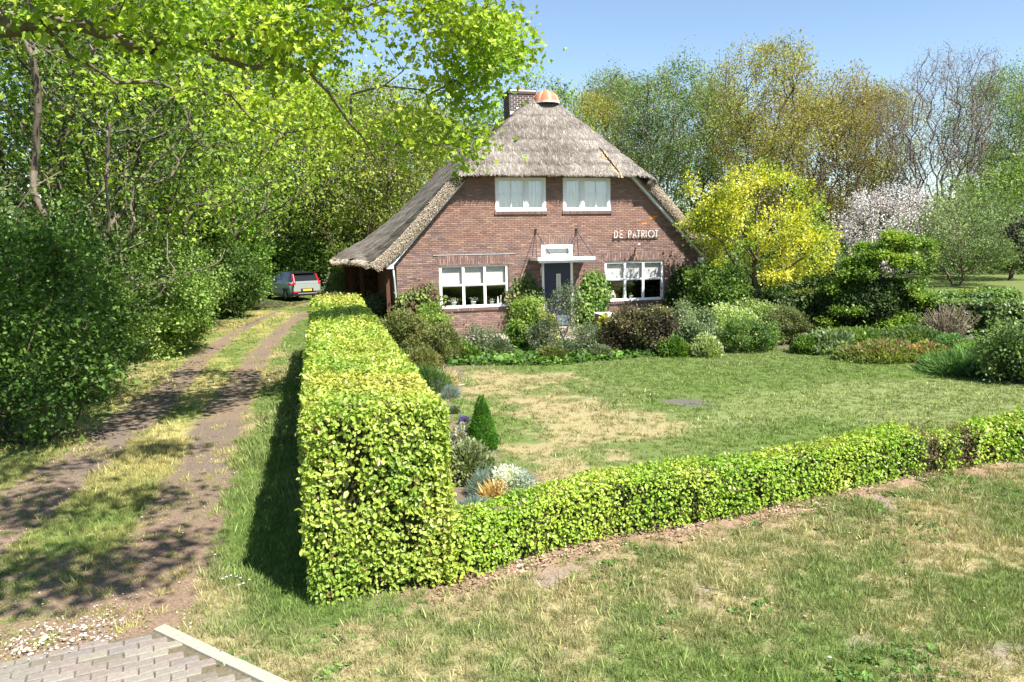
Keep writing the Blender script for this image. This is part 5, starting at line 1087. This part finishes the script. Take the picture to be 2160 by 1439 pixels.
def Hof(top, D): return HC + (500 - top) / FPX * D
# the big tree over the drive: its trunk stands outside the picture at the left
r = np.random.default_rng(300); T = []
def pxblob(px, py, rx, ry, D, n, dd=1.2):
    b = blob(n, r, .2, .3, int(px)); 
    for q in b: T.append(Yd(px + q[0] * rx, py + q[1] * ry, D + q[2] * dd))
for px, py, D in ((560, -60, 12), (655, 95, 12.5), (700, 130, 13), (740, 200, 13.2), (765, 290, 13.5), (800, 350, 13.8), (840, 300, 14), (985, 330, 14.4), (745, -30, 12.5), (790, 20, 13), (835, 75, 13.5), (880, 90, 13.8), (930, 120, 14), (960, 170, 14.2), (1000, 230, 14.4), (1010, 300, 14.5),
                  (900, 10, 13), (970, 40, 13.5), (1030, 60, 14), (820, 100, 13.4), (850, 150, 13.6), (890, 190, 13.8), (920, 250, 14)): T.append(Yd(px, py, D))
for b in ((60, -150, 260, 120, 10, 30), (190, 10, 200, 80, 11, 30), (430, 40, 150, 95, 11, 42), (600, 70, 120, 95, 12, 50), (700, 40, 60, 80, 12.5, 16), (680, -120, 220, 80, 12, 40), (930, -70, 200, 60, 13, 26), (900, 5, 130, 35, 13, 22), (995, 80, 90, 75, 14, 46), (1048, 120, 48, 65, 14.4, 24), (1088, 80, 20, 50, 14.4, 8), (1000, 200, 50, 70, 14.5, 13), (985, 300, 24, 35, 14.3, 9),
          (930, 190, 60, 60, 14.3, 6), (850, 270, 110, 70, 15.2, 11), (720, 230, 80, 110, 15.5, 15), (560, 210, 150, 80, 15.5, 34), (330, 150, 170, 60, 14, 22)): pxblob(*b)
T = np.array(T)
def wblob(x, y, z, rx, ry, rz, n):
    global T; T = np.vstack([T, blob(n, r, .2, .3, int(x * 7 + 50)) * (rx, ry, rz) + (x, y, z)])
for b in ((-.3, 3.0, 7.6, .9, .8, .4, 26), (-1.6, 4.9, 7.8, 1.2, .8, .4, 30), (-3.0, 6.5, 8.2, 1.1, .8, .4, 24), (-1.3, 7.2, 8.4, .9, .5, .3, 16), (-3.9, 8.6, 8.6, 1.4, .9, .5, 22), (-.3, 5.2, 7.9, .45, .4, .25, 10), (.5, 3.7, 7.8, .4, .35, .25, 9), (-1.4, 3.2, 7.5, .9, .8, .4, 18), (-4.6, 10.4, 9.0, 1.3, .9, .4, 18)): wblob(*b)
ot = (-8.8, 9.2, 0.0); T = T - np.array(ot)
plant('maple_tree', 'large-leaved lime green tree whose boughs hang across the top in front of the roof', 'tree', ot, T, [(.20, .32, .03), (.30, .42, .04), (.42, .50, .06)], 0, 16500, .112, T_MAPLE, (.15, .135, .085),
      root=[(0, 0, -.2), (.1, .1, 3.0), (.5, .3, 6.0), (1.5, 1.0, 8.0), (3.4, 2.0, 8.9), (5.2, 3.2, 8.4)], step=.5, tip=.0055, spread=.24, seed=301, w=.22, up=.5, jit=.22, clump=.9, trunk_r=.27, e=2.5)

# woods at the left of the drive and behind the house
W = []
W.append(crown_tree('lime_green_tree', 'tall fresh lime green tree left of the drive, third trunk from the left edge', 'tree', spot(330, 27), 15.5, 10.5, BIRD, 560, 13000, .16, 311, base=.2, barkc=(.10, .085, .06), shell=.5))
W.append(crown_tree('green_tree', 'dull green fine-leaved tree at the far left edge', 'tree', spot(90, 17.5), 11.5, 8.5, [(.045, .08, .022), (.08, .13, .035), (.16, .22, .08)], 520, 16000, .095, 312, base=.12, barkc=(.16, .13, .10), spread=.3, tip=.012))
W.append(crown_tree('olive_tree', 'yellow-olive spring tree behind the left end of the house roof', 'tree', spot(800, 52), Hof(130, 52), 11, OLY, 520, 12000, .17, 313, base=.12, barkc=(.13, .10, .075)))
W.append(crown_tree('green_tree', 'mid-green tree standing beyond the parked car', 'tree', spot(600, 60), 17, 11, [(.07, .14, .022), (.12, .21, .035), (.20, .31, .06)], 520, 11000, .2, 314, base=.15, barkc=(.09, .075, .06)))
woods = [(0, 470, 36, 1.02, 'lime green tree over the dark round bush by the drive'), (0, 545, 52, 1.1, 'lime green tree whose crown hangs above the far end of the drive'), (0, 690, 56, 1.0, 'lime green tree with a pale trunk to the right of the car'), (0, 210, 21, .95, 'lime green tree behind the bright shrubs at left'),
         (3, 400, 55, 1.0, 'mid-green tree deep in the wood, between the two nearest lime trees'), (3, 500, 66, 1.0, 'mid-green tree furthest back over the drive'), (3, 700, 66, .95, 'mid-green tree behind the pale trunk'), (3, 260, 40, 1.0, 'mid-green tree in the left wood behind the fine-leaved tree'), (3, 30, 30, 1.05, 'mid-green tree in the deep left corner of the wood'),
         (2, 735, 56, 1.02, 'yellow-olive tree left of the thatched eave'), (2, 880, 56, .92, 'yellow-olive tree behind the middle of the left roof slope'), (2, 960, 60, .96, 'yellow-olive tree left of the chimney'), (3, 1060, 62, .85, 'green tree right behind the chimney'), (0, 1145, 60, 1.02, 'lime green tree just right of the orange roof cap'), (0, 830, 66, 1.02, 'lime green tree in the second row behind the left roof slope'), (1, 160, 27, 1.15, 'dull green tree behind the one at the far left edge'),
         (0, 930, 72, 1.05, 'lime green tree in the last row left of the chimney'), (3, 770, 76, .95, 'mid-green tree in the last row behind the thatched eave')]
for i, (k, px, D, s, lb) in enumerate(woods): copyplant(W[k], W[k].name.split('.')[0], lb, spot(px, D), i * 1.3, (s, s, s * (1 + .03 * math.sin(i))), 'trees of the wood left of and behind the house')
# shrubs along the drive
SH = []
SH.append(bush('wood_shrub', 'tall dark green leafy shrub at the left edge of the drive', 'shrub', 60, 935, 330, 420, GRN, 20000, .075, 321, nt=200, spread=.2, step=.4, tip=.006, jit=.35, clump=.7))
bush('wood_shrub', 'dark green shrub lower than its left neighbour, second along the drive', 'shrub', 175, 850, 230, 330, GRN, 15000, .075, 322, nt=160, spread=.18, step=.4, jit=.35)
bush('pale_shrub', 'bright pale green spreading shrub beside the left wheel track', 'shrub', 330, 755, 240, 250, [(.16, .26, .05), (.24, .35, .08), (.36, .46, .16)], 21000, .085, 323, nt=190, spread=.2, step=.4, jit=.32)
bush('pale_shrub', 'smaller light green shrub at the foot of the bright spreading one', 'shrub', 385, 735, 120, 110, [(.14, .25, .04), (.22, .34, .06), (.32, .42, .1)], 8000, .08, 324, nt=90, spread=.15)
bush('round_shrub', 'dark rounded shrub where the drive narrows', 'shrub', 490, 672, 120, 150, [(.05, .10, .02), (.08, .15, .03), (.14, .22, .05)], 14000, .10, 325, nt=120, spread=.2, shell=.7)
bush('pale_shrub', 'fresh light green tall shrub behind the dark rounded one', 'shrub', 522, 655, 100, 190, [(.15, .28, .05), (.22, .37, .07), (.3, .44, .1)], 12000, .14, 326, nt=120, spread=.25, step=.5)
bush('wood_shrub', 'green shrub between the light green one and the car', 'shrub', 545, 615, 80, 110, GRN, 8000, .16, 327, nt=90, spread=.3, step=.6)
bush('wood_shrub', 'dark green thicket behind the car roof', 'shrub', 650, 612, 140, 110, GRN, 9000, .18, 328, nt=100, spread=.35, step=.6)
bush('wood_shrub', 'green thicket between the car and the house eave', 'shrub', 735, 612, 100, 90, [(.09, .16, .04), (.15, .23, .06)], 8000, .16, 329, nt=90, spread=.3, step=.6)
bush('wood_shrub', 'shaded shrub in the second row behind the bright spreading shrub', 'shrub', 400, 690, 200, 260, GRN, 12000, .12, 330, nt=120, spread=.25, step=.5)
bush('wood_shrub', 'shaded deep green shrub behind the tall one at the left edge', 'shrub', -60, 850, 330, 330, GRN, 12000, .10, 331, nt=120, spread=.25, step=.5)
# the golden tree beside the house
p = spot(1600, 26.3)
plant('golden_tree', 'spreading tree with bright yellow foliage at the right-hand end of the house', 'tree', p, [(.1, 0, 4.1, 2.3, 1.9, 1.35, 4), (-1.5, -.1, 4.0, 1.0, .9, 1.0, 1), (1.7, -.2, 2.9, 1.3, 1.2, .95, 1.7), (-1.0, 0, 2.5, 1.2, 1.0, .7, 1), (.6, -.5, 2.0, 1.1, .8, .5, .7), (-2.3, -.3, 4.9, .3, .3, .7, .25), (-2.2, -.2, 3.4, .5, .5, .7, .45), (.2, 0, 5.4, .9, .8, .5, .7)],
      [(.20, .31, .05), (.40, .44, .05), (.60, .58, .06), (.68, .64, .13)], 330, 19000, .085, barkc=(.13, .10, .075), root=[(0, 0, -.2), (-.1, 0, .7), (-.02, .05, 1.4)], step=.35, tip=.009, spread=.13, seed=341, trunk_r=.17, w=.5, clump=.9, jit=.2, shell=.4, up=.4, wname='trunk')
bush('green_shrub', 'fresh green tall shrub between the golden tree and the house corner', 'shrub', 1515, 700, 120, 150, MID, 12000, .09, 342, nt=110, spread=.15)
# trees across the back on the right
B = []
B.append(crown_tree('oak_tree', 'tall olive-yellow oak, highest of the row right of the house', 'tree', spot(1600, 62), Hof(98, 62), 10.2, [(.22, .20, .04), (.31, .30, .055), (.38, .36, .09)], 1000, 22000, .145, 351, base=.2, shape='fan', barkc=(.13, .105, .08)))
B.append(crown_tree('brown_tree', 'brownish budding tree right of the highest oak', 'tree', spot(1735, 66), Hof(158, 66), 10.5, [(.22, .17, .06), (.28, .23, .075), (.32, .30, .09)], 1000, 22000, .14, 352, base=.15, barkc=(.17, .135, .11)))
B.append(crown_tree('ash_tree', 'grey-green thin-leaved tree to the right above the roof slope', 'tree', spot(1400, 62), Hof(135, 62), 9.6, [(.10, .17, .05), (.17, .25, .07), (.26, .33, .11)], 1000, 21000, .14, 353, base=.1, shape='fan', barkc=(.15, .13, .11)))
B.append(crown_tree('bare_tree', 'nearly bare purplish tree with a thick dark trunk on the right', 'tree', spot(1965, 60), Hof(132, 60), 10.5, [(.20, .15, .16), (.26, .20, .20), (.30, .27, .16)], 2200, 15000, .08, 354, base=.22, shape='fan', barkc=(.15, .125, .125), tip=.0105, trunk_r=.40, e=2.15, step=.55))
for i, (k, px, D, top, lb, sx) in enumerate(((0, 1240, 64, 190, 'low olive tree directly right of the orange roof cap', .8), (2, 1320, 68, 150, 'grey-green tree left of the thin-leaved tree by the roof slope', .85), (0, 1300, 75, 175, 'olive tree in the back row above the roof slope', .9), (2, 1480, 70, 175, 'grey-green tree between the roof and the highest oak', .85), (0, 1855, 70, 190, 'yellow-olive tree left of the nearly bare one', .8), (1, 1680, 74, 165, 'brownish tree in the back row beside the highest oak', .9), (1, 1800, 72, 175, 'brownish tree third in the row from the highest oak', .85),
     (2, 2075, 66, 158, 'grey-green tree right of the nearly bare one', .85), (2, 2175, 68, 205, 'grey-green tree at the right edge of the picture', .85), (1, 1540, 78, 185, 'brownish tree behind the highest oak at its left', .8), (3, 2130, 76, 175, 'thin purplish tree behind the grey-green ones at the right edge', .8))):
    s0 = B[k]; H0 = {0: Hof(98, 62), 1: Hof(158, 66), 2: Hof(135, 62), 3: Hof(132, 60)}[k]; s = Hof(top, D) / H0; copyplant(s0, s0.name.split('.')[0], lb, spot(px, D), 1 + i * 1.7, (s * sx * 1.1, s * sx * 1.1, s), 'trees in the row behind the garden')
crown_tree('blossom_tree', 'white-pink blossoming tree behind the wide evergreen', 'tree', spot(1852, 46), Hof(388, 46), 6.6, [(.50, .44, .42), (.66, .60, .58), (.78, .74, .71)], 420, 11000, .10, 361, base=.1, barkc=(.13, .10, .09), tip=.01, leafm='petal', spread=.22)
crown_tree('apple_tree', 'broad grey-green orchard tree with a short forked trunk on the right', 'tree', spot(2030, 47), Hof(418, 47), 8.6, [(.10, .16, .06), (.16, .23, .09), (.28, .34, .18)], 460, 21000, .115, 362, base=.16, barkc=(.17, .13, .11), shell=.5, spread=.28, shape='x')
crown_tree('apple_tree', 'green tree at the right edge above the dark fir branches', 'tree', spot(2135, 52), Hof(335, 52), 8.5, [(.12, .20, .05), (.20, .29, .07), (.28, .37, .11)], 420, 16000, .15, 363, base=.1, shell=.5)
plant('fir_tree', 'dark purplish fir branches coming in at the right edge', 'conifer', spot(2230, 34), [(0, 0, 3.2, 2.1, 1.5, 1.7)], [(.025, .022, .02), (.05, .04, .04), (.06, .07, .04)], 190, 8000, .11, seed=364, step=.4, spread=.12, leafm='needle', up=1.4, barkc=(.05, .04, .035), trunk_r=.12)
# the far wood closing the view, and the undergrowth below the back trees
def mass(name, label, x0, x1, y0, y1, h0, h1, n, ls, pal, seed):
    r = np.random.default_rng(seed); x = r.uniform(x0, x1, n); y = r.uniform(y0, y1, n); hh = h0 + (h1 - h0) * fbm(np.column_stack([x, y * .3]), 9, seed, 3); z = hh * r.random(n) ** .8
    P = np.column_stack([x, y, z]); V, F, k = leaves(P, r.normal(0, 1, (n, 3)), r.normal(0, 1, (n, 3)) + (0, -.4, .8), ls * np.exp(r.normal(0, .3, n)), T_DIAM, 1.3)
    link(name, mesh(name, V, F, M['leaf'], leafcol(P, pal, r, 4, .3, seed, k)), None, kind='stuff', label=label)
mass('distant_woods', 'far wood along the horizon behind the garden', -95, 110, 84, 100, 3, 12, 52000, .55, [(.06, .10, .03), (.11, .16, .05), (.17, .21, .07)], 371)
mass('undergrowth', 'undergrowth below the trees behind the house and drive', -48, 8, 56, 68, 1.0, 4.5, 26000, .26, [(.05, .10, .02), (.10, .17, .035), (.16, .25, .06)], 372)
mass('undergrowth', 'dark undergrowth below the trees across the back on the right', 8, 60, 58, 66, 1.0, 4.0, 22000, .26, [(.04, .08, .02), (.08, .13, .03), (.15, .21, .06)], 373)
mass('undergrowth', 'low growth under the trees left of the drive', -40, -15.5, 16, 52, .3, 2.6, 26000, .16, [(.04, .09, .02), (.08, .15, .03), (.15, .24, .05)], 374)
bush('green_shrub', 'grey-green shrub seen under the golden tree, left of its trunk', 'shrub', 1545, 668, 120, 110, [(.10, .16, .06), (.17, .24, .09)], 9000, .10, 381, nt=90, spread=.16)
bush('green_shrub', 'grey-green tall shrub behind the golden tree at its right', 'shrub', 1690, 645, 150, 150, [(.10, .16, .06), (.16, .22, .08), (.22, .28, .12)], 11000, .13, 382, nt=110, spread=.2, step=.45)
bush('green_shrub', 'deep green shrub between the golden tree and the wide evergreen', 'shrub', 1745, 650, 90, 90, DKG, 6000, .12, 383, nt=80, spread=.18, step=.45)
bush('pale_shrub', 'light mixed shrub in front of the golden tree trunk', 'shrub', 1600, 706, 110, 62, [(.16, .24, .07), (.30, .38, .14)], 8000, .08, 384, nt=80, spread=.12)
# white garden chair half hidden behind the silvery shrub
p = G(1530, 668); gc = thing('garden_chair', 'white slatted garden chair half hidden in the shrubs right of the house', 'chair', tuple(p), R(-20))
for x in (-.22, .22):
    for y in (-.2, .2): MB().box(x - .02, x + .02, y - .02, y + .02, 0, .44 if y < 0 else .95).build('leg', M['white'], gc)
MB().box(-.25, .25, -.23, .23, .44, .47).build('seat', M['white'], gc)
for i in range(5): MB().box(-.17 + i * .075, -.13 + i * .075, .185, .2, .5, .9).build('slat', M['white'], gc)
MB().box(-.25, .25, .18, .205, .9, .96).build('top_rail', M['white'], gc)
# the road and the trees on its other side, behind the camera: they light and show in the panes of the house front
ra_ = R(15.8); c0 = np.array((0, -5.5)); dx = np.array((math.cos(ra_), math.sin(ra_))); dy = np.array((-dx[1], dx[0])); V = [(*(c0 + dx * a + dy * b), .03) for a, b in ((-70, -2.6), (70, -2.6), (70, 2.6), (-70, 2.6))]
link('road', mesh('road', np.array(V), np.array([(0, 1, 2, 3)]), mat('asphalt', (.055, .055, .055), rough=.9, var=.2, vs=9, bump=.2, bs=60)), None, kind='structure', label='asphalt road in front of the verge')
mass('roadside_wood', 'trees on the other side of the road, reflected in the window panes', -75, 75, -34, -24, 1.5, 4.6, 20000, .6, [(.06, .10, .03), (.10, .15, .045), (.15, .20, .06)], 390)
mass('roadside_wood', 'trees beyond the right-hand side of the garden', 52, 66, -22, 60, 7, 13, 16000, .8, [(.06, .10, .03), (.10, .15, .045), (.15, .20, .06)], 391)
for i, (px, py, w, h, pal, nm, lb) in enumerate(((1050, 752, 70, 34, GG, 'perennial', 'loose grey-green low clump left of the bright rounded shrub'), (985, 762, 55, 36, MID, 'perennial', 'small green clump at the left end of the ground cover'), (1165, 762, 60, 30, OLV, 'perennial', 'low olive clump below the wispy shrub before the door'),
        (1265, 757, 60, 30, GG, 'perennial', 'grey low clump between the wispy shrub and the purple-brown shrub'), (1425, 752, 70, 40, MID, 'perennial', 'green clump at the foot of the silvery shrub'), (1490, 752, 70, 44, [(.2, .28, .1), (.4, .46, .22)], 'perennial', 'pale variegated low clump at the lawn edge'), (1700, 745, 60, 34, MID, 'perennial', 'green clump between the olive dome and the strappy-leaved clump'), (885, 790, 90, 60, OLV, 'perennial', 'olive wispy clump at the foot of the wide broom'))):
    mound(nm, lb, px, py, w, h, pal, 3600, .07, 400 + i, dep=.8)
bush('slender_shrub', 'thin whippy grey shrub left of the tall wispy one before the door', 'shrub', 1140, 752, 60, 75, GG, 1500, .05, 410, nt=90, spread=.07, along=True)
